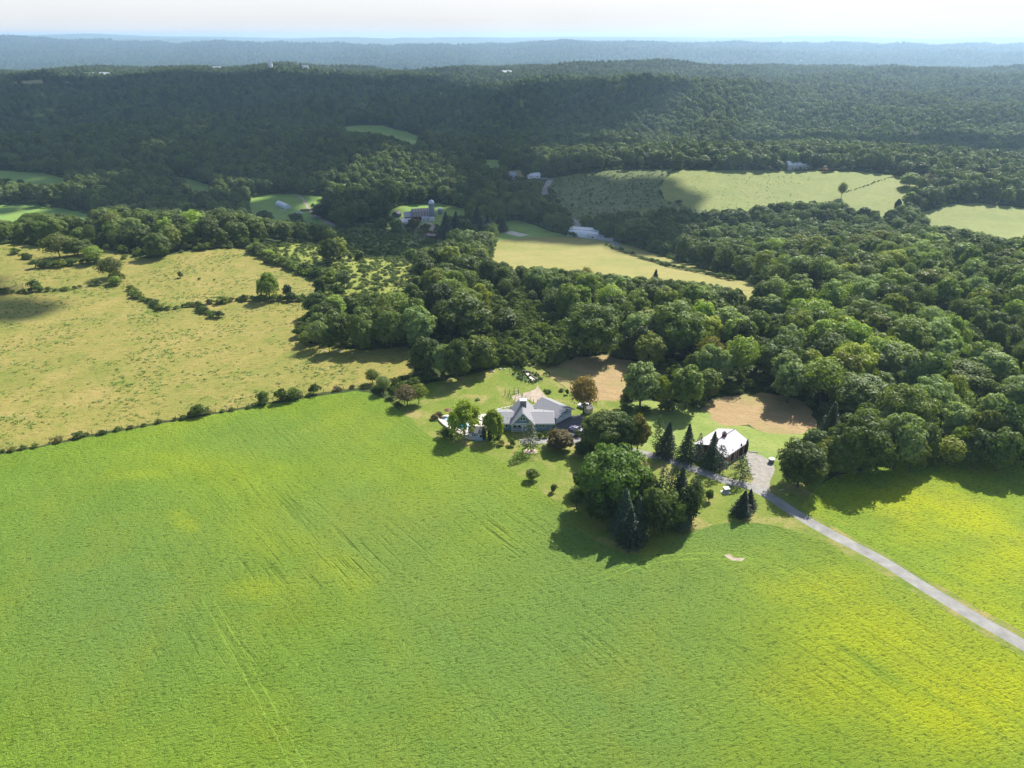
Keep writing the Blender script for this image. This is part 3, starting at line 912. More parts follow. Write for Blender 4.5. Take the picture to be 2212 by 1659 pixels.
# ------------------------------------------------------------------ trees placed one by one
# around the house
T('oak', 925, 806, 724, 70, 'dark', 'dark round tree, leftmost of the three large ones left of the pool lawn', 'three large trees by the pool lawn')
T('oak', 990, 822, 728, 62, 'mid', 'middle and nearest of the three large dark trees left of the pool lawn', 'three large trees by the pool lawn')
T('oak', 1043, 806, 734, 52, 'mid', 'right hand tree of the three large dark trees left of the pool lawn', 'three large trees by the pool lawn')
T('loose', 880, 876, 830, 50, 'purple', 'low wide purple brown tree at the corner of the green field')
T('loose', 905, 872, 827, 38, 'olive', 'low olive yellow tree touching the right side of the purple brown tree')
T('loose', 805, 828, 796, 32, 'olive', 'dark bushy tree where the field fence meets the lawn corner')
T('loose', 829, 848, 810, 34, 'grey', 'grey leaved small tree between the fence end and the purple brown tree')
T('shrub', 850, 858, 832, 24, 'mid', 'green shrub squeezed beside the purple brown tree')
T('willow', 1003, 944, 862, 64, 'willow', 'large pale green willow leaning over the swimming pool')
T('willow', 1066, 946, 882, 48, 'willow', 'second pale green willow between the pool shed and the blue house')
for i, (x, yb, yt, wp) in enumerate([c8(735, 1050) + (c8(0, 880)[1], 9), c8(815, 1058) + (c8(0, 900)[1], 9), c8(955, 1015) + (c8(0, 880)[1], 10)]):
    T('column', x, yb, yt, wp, 'dark', ['dark columnar arborvitae beside the pool shed wall', 'dark columnar arborvitae below the second willow', 'dark columnar arborvitae at the left corner of the blue house'][i], 'arborvitae below the willow')
T('pine', 1146.5, 975, 908, 50, (2.4, 1.9, 2.2, 1), 'thin greyish pine on a round pale bed in front of the house', var=0)
T('oak', 1208, 969, 927, 62, (1.1, .62, .8, 1), 'dark bronze leaved tree right of the thin pine', var=1)
T('loose', 1260, 893, 808, 58, 'orange', 'rusty orange tree standing right of the garage', var=1)
T('shrub', 1225, 852, 840, 10, 'dark', 'tiny round bush on the back lawn left of the rusty orange tree')
T('shrub', 1106, 962, 946, 18, 'mid', 'clipped green ball shrub in front of the blue house', rz=0)
T('shrub', 1083, 962, 949, 17, 'brown', 'brownish shrub left of the clipped ball shrub')
T('shrub', 1077, 946, 936, 14, 'mid', 'green shrub under the left windows of the blue house')
T('small', 1149, 1037, 1012, 27, 'light', 'small round tree alone on the lawn edge below the house', var=0)
T('shrub', 1196, 1063, 1045, 17, 'olive', 'small spiky bush near the shadow of the green maple')
T('shrub', 940, 905, 893, 20, 'purple', 'round dark maroon shrub at the far end of the pool', var=1)
T('shrub', 948, 900, 889, 18, 'purple', 'second maroon shrub behind the first at the pool end', var=2)
T('shrub', 962, 945, 923, 34, (1.1, 1.1, 1, 1), 'wide green bush left of the willow below the pool')
T('shrub', 1247, 941, 930, 20, 'dark', 'dark bush below the garage apron behind the bronze tree')
T('shrub', 1180, 944, 931, 14, 'dark', 'dark bush under the right hand windows of the blue house')
T('shrub', 1166, 946, 934, 16, 'dark', 'dark bush between the thin pine and the bronze tree by the wall')
T('shrub', 1197, 927, 915, 7, 'mid', 'slim bush at the right corner of the blue house')
# right of the house
T('tall', 1382, 880, 778, 80, 'grey', 'big grey green tree right of the rusty orange tree', var=0)
T('tall', 1427, 880, 812, 34, 'yellow', 'yellowish narrow tree behind the big grey green tree')
T('shrub', 1352, 890, 872, 34, 'dark', 'dark bushes at the left foot of the big grey green tree')
T('shrub', 1392, 892, 876, 36, 'mid', 'green bush at the right foot of the big grey green tree')
T('tall', 1480, 884, 788, 66, 'light', 'bright topped tree right of the big grey green tree', var=2)
T('shrub', 1440, 890, 862, 44, 'mid', 'round bush between the grey green tree and the bright topped tree')
T('shrub', 1515, 878, 858, 34, 'grey', 'pale grey green bush at the right foot of the bright topped tree')
T('oak', 1306, 975, 884, 100, 'mid', 'wide dark green tree behind the maple right of the house', var=3)
T('oak', 1342, 985, 900, 60, 'dark', 'dark tree at the right flank of the wide dark green tree')
T('oak', 1376, 977, 896, 48, 'gold', 'golden green tree lit from behind beside the drive', var=4)
T('oak', 1262, 984, 950, 44, 'dark', 'low dark tree left of the wide dark green tree')
T('oak', 1318, 1100, 958, 142, (.82, .98, .68, 1), 'very large bright green maple at the left of the tree island', var=5)
T('oak', 1262, 1062, 1010, 50, 'dark', 'dark low tree in the shade left of the large green maple')
T('loose', 1245, 1100, 1050, 40, 'dark', 'thin dark tree at the lower left foot of the large green maple')
T('loose', 1275, 1120, 1062, 46, 'dark', 'dark undergrowth tree below the large green maple')
for a in [(1346, 1152, 1056, 50, 'blue', 'blue grey spruce at the front left of the tree island'), (1374, 1158, 1070, 40, 'blue', 'second blue grey spruce right of the first in the tree island'),
          (1362, 1178, 1098, 50, 'dark', 'dark spruce at the lowest point of the tree island')]:
    T('blue_spruce' if a[4] == 'blue' else 'spruce', *a[:5], a[5], 'conifers of the tree island')
for a in [('tall', 1404, 1150, 1050, 58, 'mid', 'mid green rounded tree in the middle of the tree island'), ('pine', 1422, 1110, 1008, 44, 'grey', 'grey pine behind the mid green rounded tree of the island'),
          ('pine', 1446, 1104, 1001, 42, 'mid', 'tall dark pine at the top of the tree island'), ('spruce', 1468, 1112, 1006, 42, 'mid', 'spruce second from the right along the top of the island'),
          ('pine', 1488, 1124, 1020, 46, 'grey', 'pale grey pine at the right end of the tree island'), ('tall', 1448, 1142, 1062, 60, 'mid', 'bushy green tree low in the middle of the island'),
          ('spruce', 1470, 1142, 1062, 34, 'mid', 'slim spruce at the lower right of the tree island'), ('tall', 1420, 1160, 1078, 56, 'dark', 'dark tree between the lowest spruce and the bushy green one')]:
    T(*a, 'conifers of the tree island')
for a in [('oak', 1300, 1128, 1050, 64, 'dark', 'dark rounded tree hidden below the large green maple'), ('oak', 1335, 1128, 1040, 60, 'mid', 'green rounded tree between the maple and the blue grey spruces'),
          ('oak', 1385, 1112, 1018, 62, 'mid', 'dense rounded tree right of the maple behind the spruces'), ('loose', 1498, 1120, 1034, 40, 'grey', 'thin grey green tree at the right edge of the tree island'),
          ('tall', 1478, 1138, 1050, 44, 'dark', 'dark tree low at the right end of the tree island')]:
    T(*a, 'leafy trees of the tree island')
T('shrub', 1386, 1181, 1165, 15, 'brown', 'dry brown shrub at the lowest tip of the tree island')
T('shrub', 1478, 1124, 1108, 26, 'brown', 'dry brown bush at the right foot of the tree island')
RG_ = 'conifers between the drive and the barn'
for a in [('pine', 1417, 980, 898, 32, 'light', 'pale narrow pine at the house end of the row along the drive'), ('spruce', 1436, 984, 911, 42, 'mid', 'dark spruce next to the pale narrow pine in the row'),
          ('spruce', 1482, 994, 919, 48, 'mid', 'broad dark spruce in the middle of the row along the drive'), ('pine', 1507, 1001, 936, 28, 'grey', 'thin spruce with a bare stem left of the barn'),
          ('spruce', 1533, 1009, 932, 42, 'mid', 'tall spruce overlapping the left side of the barn roof'), ('pine', 1554, 1020, 960, 40, 'grey', 'sparse pine in front of the lower barn roof corner'),
          ('pine', 1598, 1040, 984, 50, 'mid', 'broad pine between the drive and the gravel yard')]:
    T(*a, RG_)
T('spruce', 1599, 1112, 1060, 42, 'dark', 'low dark spruce beside the drive opposite the gravel yard')
T('spruce', 1619, 1097, 1057, 32, 'dark', 'second dark spruce behind the first at the drive bend')
T('small', 1531, 1082, 1057, 17, 'mid', 'young sapling on the lawn left of the white utility box', var=1)
for i, (x, y, yt) in enumerate([(c9(1312, 600)[0], c9(0, 600)[1], c9(0, 375)[1]), (c9(1212, 660)[0], c9(0, 650)[1], c9(0, 445)[1]), (c9(1068, 735)[0], c9(0, 735)[1], c9(0, 545)[1])]):
    T('column', x, y, yt, 6.5, 'dark', ['pointed dark arborvitae at the far corner of the barn wall', 'pointed dark arborvitae in the middle of the barn wall', 'pointed dark arborvitae at the near corner of the barn wall'][i], 'arborvitae against the barn wall')
# group right of the yard
ge = 'large trees at the edge of the east field'
T('oak', 1722, 1052, 950, 104, 'mid', 'large round tree nearest the gravel yard, overhanging the drive', ge, var=0)
T('oak', 1782, 1022, 944, 62, 'olive', 'dark olive tree between the yard tree and the biggest dark tree', ge)
T('oak', 1848, 1022, 890, 112, 'mid', 'biggest dark tree on the edge of the east field', ge, var=2)
T('oak', 1930, 1014, 890, 84, 'grey', 'tall grey green tree right of the biggest dark tree', ge)
T('oak', 1985, 1000, 914, 52, 'mid', 'smaller dark tree right of the tall grey green tree', ge)
T('oak', 1760, 1000, 925, 70, 'dark', 'dark tree filling the gap behind the yard tree', ge)
T('oak', 1810, 1032, 950, 66, 'mid', 'lower green tree in front of the biggest dark tree', ge)
T('oak', 1890, 1022, 925, 76, 'dark', 'dark tree wedged between the biggest dark and the grey green tree', ge)
T('oak', 1965, 1012, 935, 56, 'olive', 'olive tree low between the grey green and the smaller dark tree', ge)
T('shrub', 2012, 1006, 976, 50, 'mid', 'bushy undergrowth between the smaller dark and the yellow green tree', ge, cat='shrub')
T('oak', 2100, 1010, 925, 64, 'dark', 'dark low tree right of the yellow green one at the field edge', ge)
T('oak', 2150, 1018, 925, 70, 'mid', 'green tree standing forward at the east field edge near the right', ge)
T('small', 2060, 990, 920, 36, 'lime', 'pale tree poking up behind the yellow green one by the east field', ge)
T('loose', 2046, 1004, 942, 72, 'yellow', 'spreading yellow green tree at the east field edge', ge)
T('spruce', 1790, 940, 868, 48, 'light', 'soft conifer at the right end of the brown clearing')
T('tall', 1700, 870, 778, 76, 'grey', 'grey green tree above the brown clearing', var=1)
T('oak', 1845, 900, 806, 116, 'mid', 'wide rounded tree behind the big field edge trees', var=6)
T('oak', 1960, 880, 830, 90, 'mid', 'rounded dark tree in the wood right of the wide rounded one')
T('oak', 2070, 860, 776, 108, 'light', 'dome shaped large tree in the wood at the right', var=1)
T('oak', 2120, 800, 740, 90, 'yellow', 'yellow olive rounded tree in the wood near the right edge')
T('oak', 2190, 900, 808, 90, 'grey', 'tall grey green tree at the right edge of the picture', var=3)
T('oak', 2160, 990, 870, 80, 'dark', 'dark green tree above the east field near the right edge')
T('oak', 2212, 1010, 900, 84, 'mid', 'tall tree cut by the right edge above the east field')
T('oak', 2110, 985, 880, 70, 'olive', 'olive green tree right of the spreading yellow green one')
T('loose', 1530, 800, 725, 56, 'gold', 'golden leaved tree in the middle of the wood behind the house', var=2)
T('oak', 1452, 770, 645, 120, 'mid', 'broad tall tree in the wood above the golden leaved tree', var=4)
T('oak', 1275, 770, 650, 100, 'mid', 'very broad dark tree behind the mown straw field', var=0)
T('oak', 1385, 776, 700, 66, 'dark', 'dark rounded tree at the wood edge above the big grey green tree', var=2)
T('spruce', 1410, 650, 582, 36, 'mid', 'dark spruce standing at the far edge of the wood by the pale field')
T('tall', 1700, 700, 640, 52, 'yellow', 'yellow green tree at the lower end of the pale field')
T('loose', 1265, 620, 575, 28, 'gold', 'orange tinted tree near the pale field edge')
# clump left of centre
gc = 'clump of trees on the straw pasture'
for a in [('loose', 690, 752, 690, 44, 'grey', 'grey thin tree at the left tip of the clump on the pasture'), ('loose', 662, 746, 714, 28, 'olive', 'low bush like tree left of the grey thin tree'),
          ('tall', 738, 756, 682, 40, 'mid', 'green tree second from the left in the pasture clump'), ('oak', 784, 756, 676, 54, 'mid', 'rounded tree in the middle of the pasture clump'),
          ('oak', 846, 752, 666, 64, 'mid', 'large rounded tree right of the middle in the pasture clump'), ('oak', 895, 736, 638, 64, 'light', 'light topped tall tree at the right of the pasture clump'),
          ('loose', 836, 700, 634, 46, 'brown', 'greyish brown tree behind the pasture clump'), ('small', 712, 760, 706, 28, 'dark', 'small dark ivy covered tree in front of the pasture clump')]:
    T(*a, gc)
T('tall', 1004, 732, 624, 112, 'mid', 'huge tall tree rising above the scrub left of centre', var=3)
T('oak', 950, 700, 608, 66, 'dark', 'dark tree behind and left of the huge tall tree')
T('small', 1096, 716, 664, 54, 'mid', 'leafy tree among the vines right of the huge tall tree', var=2)
T('oak', 972, 640, 578, 60, 'grey', 'greyish tree at the top of the central wood')
# pasture trees, middle distance
gp = 'trees along the old pasture hedges'
for a in [('loose', 130, 556, 500, 64, 'olive', 'wide olive tree left in the hedge clump on the far left pasture'), ('oak', 168, 553, 511, 56, 'mid', 'dark tree in the hedge clump on the far left pasture'),
          ('loose', 204, 569, 528, 46, 'light', 'pale round tree at the right end of the hedge clump'), ('loose', 243, 600, 553, 50, 'olive', 'olive tree standing above the hedge corner at the left'),
          ('small', 252, 616, 594, 24, 'lime', 'pale small tree at the hedge corner at the left'), ('oak', 345, 556, 499, 52, 'mid', 'round tree standing out in front of the dark wood edge'),
          ('oak', 376, 541, 483, 44, 'olive', 'olive tree directly behind the round tree at the dark wood edge'), ('willow', 583, 647, 586, 46, (1.5, 1.5, 1, 1), 'drooping green tree in the hedge at the middle pasture'),
          ('small', 622, 642, 613, 17, 'dark', 'thin dark tree right of the drooping hedge tree'), ('small', 629, 650, 629, 20, 'dark', 'low dark tree under the thin one in the hedge'),
          ('tall', 694, 648, 598, 28, 'dark', 'ivy covered column of a tree at the hedge end'), ('small', 732, 648, 611, 26, 'dark', 'second ivy covered round tree right of the first'),
          ('oak', 716, 570, 512, 44, 'mid', 'tall tree standing in the yellow scrub'), ('tall', 736, 560, 510, 34, 'yellow', 'yellow topped tree joined to the tall scrub tree'),
          ('small', 744, 620, 582, 30, 'grey', 'grey tree in the yellow scrub above the ivy covered ones'), ('small', 758, 560, 545, 14, 'grey', 'tiny pointed tree at the far edge of the yellow scrub'),
          ('small', 778, 562, 540, 18, 'mid', 'small tree right of the tiny pointed one in the scrub')]:
    T(*a, gp)
gf = 'trees round the hill fields'
for a in [('oak', 1964, 405, 369, 42, 'light', 'round free standing tree on the right hill field'), ('loose', 2006, 409, 371, 38, 'brown', 'brownish round tree beside the free standing round tree'),
          ('loose', 1817, 427, 392, 21, 'olive', 'lone slender tree in the middle of the hill field'), ('loose', 2042, 400, 374, 26, 'grey', 'pale thin tree right of the brownish round tree'),
          ('loose', 1782, 372, 361, 14, 'red', 'small red tree at the far edge of the hill field'), ('small', 1733, 362, 336, 22, 'yellow', 'yellow green tree behind the hilltop building'),
          ('column', 1938, 452, 430, 14, 'dark', 'dark narrow tree at the corner of the two hill fields'),
          ('column', 2116, 520, 500, 12, 'dark', 'thin dark spire tree at the right wood edge')]:
    T(*a, gf)
# farm trees
gq = 'trees round the valley farm'
for a in [('spruce', 1034, 510, 448, 46, 'dark', 'tall dark conifer group tree right of the valley farm'), ('spruce', 1058, 512, 462, 40, 'dark', 'second dark conifer right of the valley farm'),
          ('spruce', 1086, 500, 470, 24, 'dark', 'dark conifer left of the concrete pad'), ('spruce', 962, 516, 458, 42, 'dark', 'dense dark conifer below the silo'), ('spruce', 986, 505, 455, 30, 'dark', 'dark conifer directly right of the one below the silo'),
          ('oak', 1372, 524, 466, 76, 'mid', 'big round dark tree right of the white farm buildings'), ('tall', 722, 470, 410, 40, 'dark', 'dark tree on the edge of the greenhouse field'),
          ('oak', 745, 480, 440, 60, 'mid', 'wide dark tree between the greenhouses and the farm'), ('oak', 700, 470, 436, 50, 'dark', 'low dark tree right of the greenhouses'),
          ('small', 573, 480, 452, 34, 'dark', 'round dark tree below the greenhouses'), ('small', 640, 480, 458, 30, 'dark', 'round dark tree below the parked white pickup'),
          ('oak', 820, 470, 420, 44, 'dark', 'dark tree left of the valley farm shed'), ('small', 825, 500, 470, 26, 'mid', 'green tree below the valley farm shed'), ('small', 856, 500, 472, 26, 'light', 'pale green tree left of the farm house'),
          ('small', 895, 496, 470, 26, 'brown', 'brownish tree below the gambrel barn')]:
    T(*a, gq)

# ------------------------------------------------------------------ shrubs: hedgerows, fence line, scrub
def S(x, y, wpx, hpx, col, label, group, kind='shrub'):
    p = U(x, y); d = depth_of(p); m = K * d / FPX
    put_tree(kind, p, wpx * m, hpx * m / cp, col, label, group, cat='shrub' if kind == 'shrub' else 'tree')

for i, (x, y, s) in enumerate([(20, 872, 50), (90, 866, 90), (170, 850, 80), (262, 838, 75), (430, 795, 110), (580, 765, 125), (640, 750, 60), (755, 742, 90), (870, 715, 80), (965, 700, 75), (1062, 682, 60), (1170, 660, 80),
                               (1290, 640, 60), (1350, 632, 90), (1520, 595, 110), (1640, 578, 60), (1710, 568, 70), (1830, 552, 70), (1935, 525, 90), (2110, 490, 150)]):
    x, y = cA(x, y)
    S(x, y, s * .22, s * .085, ['mid', 'olive', 'dark', 'mid', 'brown'][i % 5], 'low shrub growing along the wire fence between pasture and green field', 'shrubs along the field fence')
for x, y, s in [(180, 1100, 120), (285, 1080, 60), (580, 1025, 130), (712, 1005, 100), (795, 995, 60), (620, 1020, 60)]:
    x, y = cB(x, y)
    S(x, y, s * .14, s * .06, rnd.choice(['olive', 'brown', 'mid']), 'low shrub growing along the wire fence between pasture and green field', 'shrubs along the field fence')
def hedge(pts, sp, w0, label, group, cols=('mid', 'dark', 'mid', 'olive')):
    p = unproj(pts)[:, :2]
    seg = np.linalg.norm(np.diff(p, axis=0), axis=1); cum = np.concatenate([[0], np.cumsum(seg)]); t = 0.0
    while t <= cum[-1]:
        q = np.array([np.interp(t, cum, p[:, 0]), np.interp(t, cum, p[:, 1])]) + RG.normal(size=2) * .5
        s = w0 * rnd.uniform(.6, 1.35)
        put_tree('shrub', (q[0], q[1], float(H(*q))), s, s * rnd.uniform(.4, .75), rnd.choice(cols), label, group, cat='shrub')
        t += sp * rnd.uniform(.45, .95)
hedge([c4(-40, 1195), c4(150, 1185), c4(300, 1175), c4(350, 1172)], 3.4, 3.8, 'hedge shrub in the row running in from the left picture edge', 'shrubs of the left pasture hedge')
hedge([c4(400, 1172), c4(550, 1160), c4(690, 1140), c4(820, 1118)], 3.6, 3.6, 'hedge shrub in the row running in from the left picture edge', 'shrubs of the left pasture hedge')
S(*c4(305, 1170), 30, 24, 'mid', 'taller round bush standing in the left pasture hedge', 'shrubs of the left pasture hedge')
hedge([c4(1080, 1145), c4(1110, 1215), c4(1220, 1260), c4(1300, 1300), c4(1340, 1330), c4(1450, 1318), c4(1560, 1298), c4(1670, 1300), c4(1700, 1345), c4(1770, 1385), c4(1840, 1395)], 3.0, 3.8,
      'hedge shrub in the curved row across the middle of the pasture', 'shrubs of the curved pasture hedge')
hedge([c4(1730, 1270), c4(1850, 1272), c4(1960, 1248), c4(2100, 1246), c4(2212, 1244), c5(300, 1250), c5(520, 1250), c5(640, 1245), c5(760, 1250), c5(930, 1230), c5(1080, 1225)], 3.0, 4.2,
      'hedge shrub in the straight row below the yellow scrub', 'shrubs of the straight pasture hedge')
hedge([c5(90, 800), c5(180, 850), c5(250, 880), c5(330, 930), c5(430, 960), c5(520, 1000), c5(600, 1030), c5(680, 1050), c5(760, 1090), c5(830, 1110)], 3.4, 6.5,
      'bushy hedge shrub on the slanting edge of the yellow scrub', 'shrubs on the edge of the yellow scrub', ('mid', 'light', 'mid', 'lime', 'dark'))
hedge([c4(400, 975), c4(520, 965), c4(640, 950), c4(760, 930), c4(830, 950)], 3.4, 5.5, 'shrub below the hedge clump on the far left pasture', 'shrubs below the left hedge clump')
hedge([c4(130, 860), c4(150, 868)], 3.4, 5, 'lone shrub on the far left pasture', 'lone pasture shrubs')
hedge([c4(210, 900), c4(260, 905)], 3.4, 5, 'lone shrub on the far left pasture', 'lone pasture shrubs')
hedge([c4(290, 985), c4(380, 985)], 4, 5.5, 'lone shrub on the far left pasture', 'lone pasture shrubs')
hedge([c7(740, 490), c7(860, 450), c7(1000, 400), c7(1130, 360)], 5, 1.8, 'low shrub on the wall across the right hill field', 'shrubs on the hill field wall', ('dark',))
hedge([c6(1160, 795), c6(1250, 825), c6(1400, 880), c6(1550, 930), c6(1700, 975), c6(1850, 1005), c6(2050, 1045), c6(2200, 1085)], 4, 3.6, 'low shrub along the far edge of the pale field', 'shrubs on the pale field edge', ('mid', 'grey', 'dark'))
for x, y, wp, hp, lb in [(1655, 1075, 30, 16, 'tiny bush on the sunny pasture, middle of three in a row'), (1780, 1080, 22, 12, 'tiniest bush on the sunny pasture, right end of three in a row'), (1500, 1060, 50, 50, 'pale small bush on the sunny pasture, left end of three in a row'),
                         (1040, 900, 60, 30, 'low bush on the pasture left of the round tree at the wood edge'), (1680, 830, 90, 45, 'low bush on the pasture right of the round tree at the wood edge'),
                         (980, 1100, 120, 90, 'dense bush at the junction of the left and curved pasture hedges')]:
    S(*c4(x, y), wp * .26, hp * .26, 'olive', lb, 'lone pasture bushes')

def inpoly_pts(poly, n):
    x0, y0 = poly.min(0); x1, y1 = poly.max(0); out = []
    while len(out) < n:
        q = RG.uniform((x0, y0), (x1, y1), (400, 2))
        out += list(q[pip(q[:, 0], q[:, 1], poly)])
    return np.array(out[:n])

# ------------------------------------------------------------------ the woods
VISP = [np.array(q) for q in [
 [(1062, 548), (1075, 523), (1130, 515), (1200, 513), (1300, 516), (1370, 534), (1440, 558), (1520, 584), (1600, 610), (1700, 642), (1750, 662), (1640, 632), (1500, 606), (1400, 598), (1300, 592), (1200, 579), (1090, 574)],
 [(1078, 500), (1133, 480), (1190, 501), (1216, 512), (1130, 515), (1080, 520)],
 [(1190, 390), (1242, 378), (1307, 370), (1399, 366), (1452, 367), (1440, 432), (1500, 450), (1399, 445), (1300, 460), (1242, 468), (1206, 435)],
 [(1454, 369), (1850, 372), (1940, 382), (1944, 425), (1930, 450), (1896, 455), (1818, 437), (1709, 432), (1636, 442), (1584, 452), (1500, 450), (1440, 430)],
 [(1995, 462), (2053, 444), (2105, 438), (2230, 450), (2230, 500), (2180, 517), (2092, 496), (2014, 484)],
 [(745, 276), (824, 273), (877, 286), (905, 298), (897, 312), (870, 304), (850, 293), (800, 285), (745, 283)],
 [(-10, 446), (65, 443), (130, 450), (182, 462), (218, 473), (182, 478), (150, 464), (60, 458), (31, 480), (-10, 475)],
 [(-10, 371), (104, 377), (150, 392), (86, 399), (-10, 388)], [(410, 403), (450, 403), (450, 415), (415, 413)],
 [(540, 430), (600, 419), (640, 421), (695, 427), (700, 437), (673, 442), (670, 465), (712, 478), (735, 494), (690, 484), (634, 480), (590, 476), (545, 466)],
 [(845, 455), (866, 446), (926, 442), (944, 440), (1006, 452), (1000, 462), (955, 466), (955, 485), (905, 488), (870, 480), (850, 470)],
 [(1176, 395), (1190, 386), (1182, 415), (1172, 415)], [(1700, 350), (1750, 350), (1750, 370), (1700, 370)], [(1225, 496), (1320, 502), (1320, 522), (1225, 514)],
 [(1095, 372), (1170, 372), (1170, 390), (1095, 390)], [(1039, 347), (1076, 347), (1080, 362), (1057, 362)], [(610, 548), (700, 562), (770, 552), (860, 562), (890, 590), (870, 632), (700, 636), (650, 592)],
 [(25, 176), (170, 174), (165, 178), (35, 181)], [(750, 510), (860, 492), (1000, 512), (900, 538), (800, 548)],
 [(1078, 695), (1120, 680), (1180, 710), (1205, 765), (1120, 785)]]]
def fit_heights(x, y, z, wd, ht, fmin=.45):
    """trees in a hollow in front of an open view stay low; 0 = no tree there"""
    out = np.zeros(len(x))
    left = np.ones(len(x), bool)
    for f in (1, .85, .7, .57, fmin):
        bad = np.zeros(len(x), bool)
        for ox, oz in ((0, .97), (.35, .85), (-.35, .85), (.42, .5), (-.42, .5)):
            u, v = proj(x + ox * wd * f, y, z + oz * ht * f)
            for q in VISP: bad |= pip(u, v, q)
        okk = left & ~bad
        out[okk] = f; left &= ~okk
    return out

def wood_points(y0, y1, sp, xmax=.80, margin=1.5):
    ys = np.arange(y0, y1, sp * .9); P = []
    for j, y in enumerate(ys):
        xs = np.arange(-xmax * y - 20, xmax * y + 20, sp) + (j % 2) * sp / 2
        P.append(np.stack([xs, np.full(len(xs), y)], 1))
    P = np.concatenate(P); P += RG.uniform(-.42, .42, P.shape) * sp
    ok = np.ones(len(P), bool)
    for ox, oy in ((0, 0), (margin, 0), (-margin, 0), (0, margin), (0, -margin)):
        ok &= zone_of(P[:, 0] + ox, P[:, 1] + oy) == -1
    return P[ok]

def wood_colour(n, x, y):
    """patches of like species: colour index per point"""
    return None

near = wood_points(165, 640, 8.9)
# thin the wood out along a bushy strip and keep clear of the placed trees
TA = np.array(TREES)
d2 = np.sqrt(((near[:, None, :] - TA[None, :, :2]) ** 2).sum(-1))
near = near[(d2 > TA[None, :, 2] * .75 + 2.0).all(1)]
# nothing behind the houses and off the left of the lawn
nx, ny = near[:, 0], near[:, 1]
m = ~((ny < 330) & (nx < -95)) & ~((ny < 200) & (nx < 95))
near = near[m]
patch = wav(near[:, 0], near[:, 1], 55, 4, 2) + RG.normal(size=len(near)) * .45
palette = ['dark', 'mid', 'grey', 'light', 'olive', 'light', 'grey', 'mid', 'yellow', 'lime']
hs = 12.5 + 3 * wav(near[:, 0], near[:, 1], 90, 4, 9) + RG.uniform(-5, 4.5, len(near))
# scrubby valley strip in the middle of the wood is low
gscr = pip(near[:, 0], near[:, 1], W([(1060, 650), (1130, 640), (1220, 700), (1230, 790), (1100, 800), (1060, 760), (1050, 700)]))
hs = np.where(gscr, hs * .45, hs)
vdark = pip(near[:, 0], near[:, 1], W([(-100, 470), (300, 470), (540, 500), (700, 520), (740, 545), (560, 545), (300, 548), (-100, 530)]))
ws = hs * RG.uniform(.58, .95, len(near))
ws = np.maximum(ws, 4.5)
nz_ = H(near[:, 0], near[:, 1])
fh_ = fit_heights(near[:, 0], near[:, 1], nz_, ws, hs)
kp = fh_ > 0
near, hs, ws, nz_, patch, gscr, fh_ = near[kp], hs[kp] * fh_[kp], ws[kp] * fh_[kp] ** .7, nz_[kp], patch[kp], gscr[kp], fh_[kp]
dep = near[:, 1] * cp - (nz_ - CAMH) * sp
vis = (np.abs(near[:, 0] / dep) < .735)
score = np.where(vis, ws / dep, 0)
order = np.argsort(-score)
NIND = 190
REG = [(lambda x, y: y < 262 and x > 75, 'wood behind the brown clearing', 150, 75, 225, 262), (lambda x, y: y < 300 and x > 20, 'wood behind the straw field', 110, 60, 285, 40),
       (lambda x, y: x > 110, 'wood on the right slope', 230, 120, 350, 90), (lambda x, y: x > 0, 'wood below the pale field', 60, 60, 370, 80), (lambda x, y: True, 'wood left of the scrub gap', -50, 50, 350, 90)]
CW = dict(dark='dark green', mid='mid green', grey='grey green', light='light green', olive='olive green', lime='lime green', yellow='yellow green')
buckets = {}
for r_, i in enumerate(order):
    x, y = near[i]; v = (patch[i] + 1.2) / 2.4 * 9.99
    col = palette[int(min(9, max(0, v)))]
    kind = ['oak', 'oak', 'tall', 'loose', 'oak', 'tall'][rnd.randrange(6)]
    if gscr[i]: kind = 'small'
    if r_ < NIND and score[i] > 0:
        rg_ = next(t for t in REG if t[0](x, y)); reg = rg_[1]
        sz = 'low' if hs[i] < 8 else ('tall' if hs[i] > 15 else 'mid sized')
        shp = dict(oak='rounded', tall='narrow', loose='feathery', small='bushy')[kind]
        tx = x / y * 400
        xs_ = [q[0] / q[1] * 400 for q in near[order[:NIND]] if rg_[0](*q)]; ys_ = [q[1] for q in near[order[:NIND]] if rg_[0](*q)]
        fx = np.mean(np.array(xs_) < tx); fy_ = np.mean(np.array(ys_) < y)
        where = ['near', 'central', 'rear'][min(2, int(fy_ * 3))] + ' ' + ['left', 'middle', 'right'][min(2, int(fx * 3))]
        lab = '%s %s %s tree, %s of the %s' % (sz, CW[col], shp, where, reg)
        put_tree(kind, (x, y, float(nz_[i])), ws[i], hs[i], tuple(1.25 * q for q in G[col][:3]) + (1,), lab, 'trees of the ' + reg)
    else:
        buckets.setdefault((kind, col), []).append((x, y, nz_[i], ws[i], hs[i]))

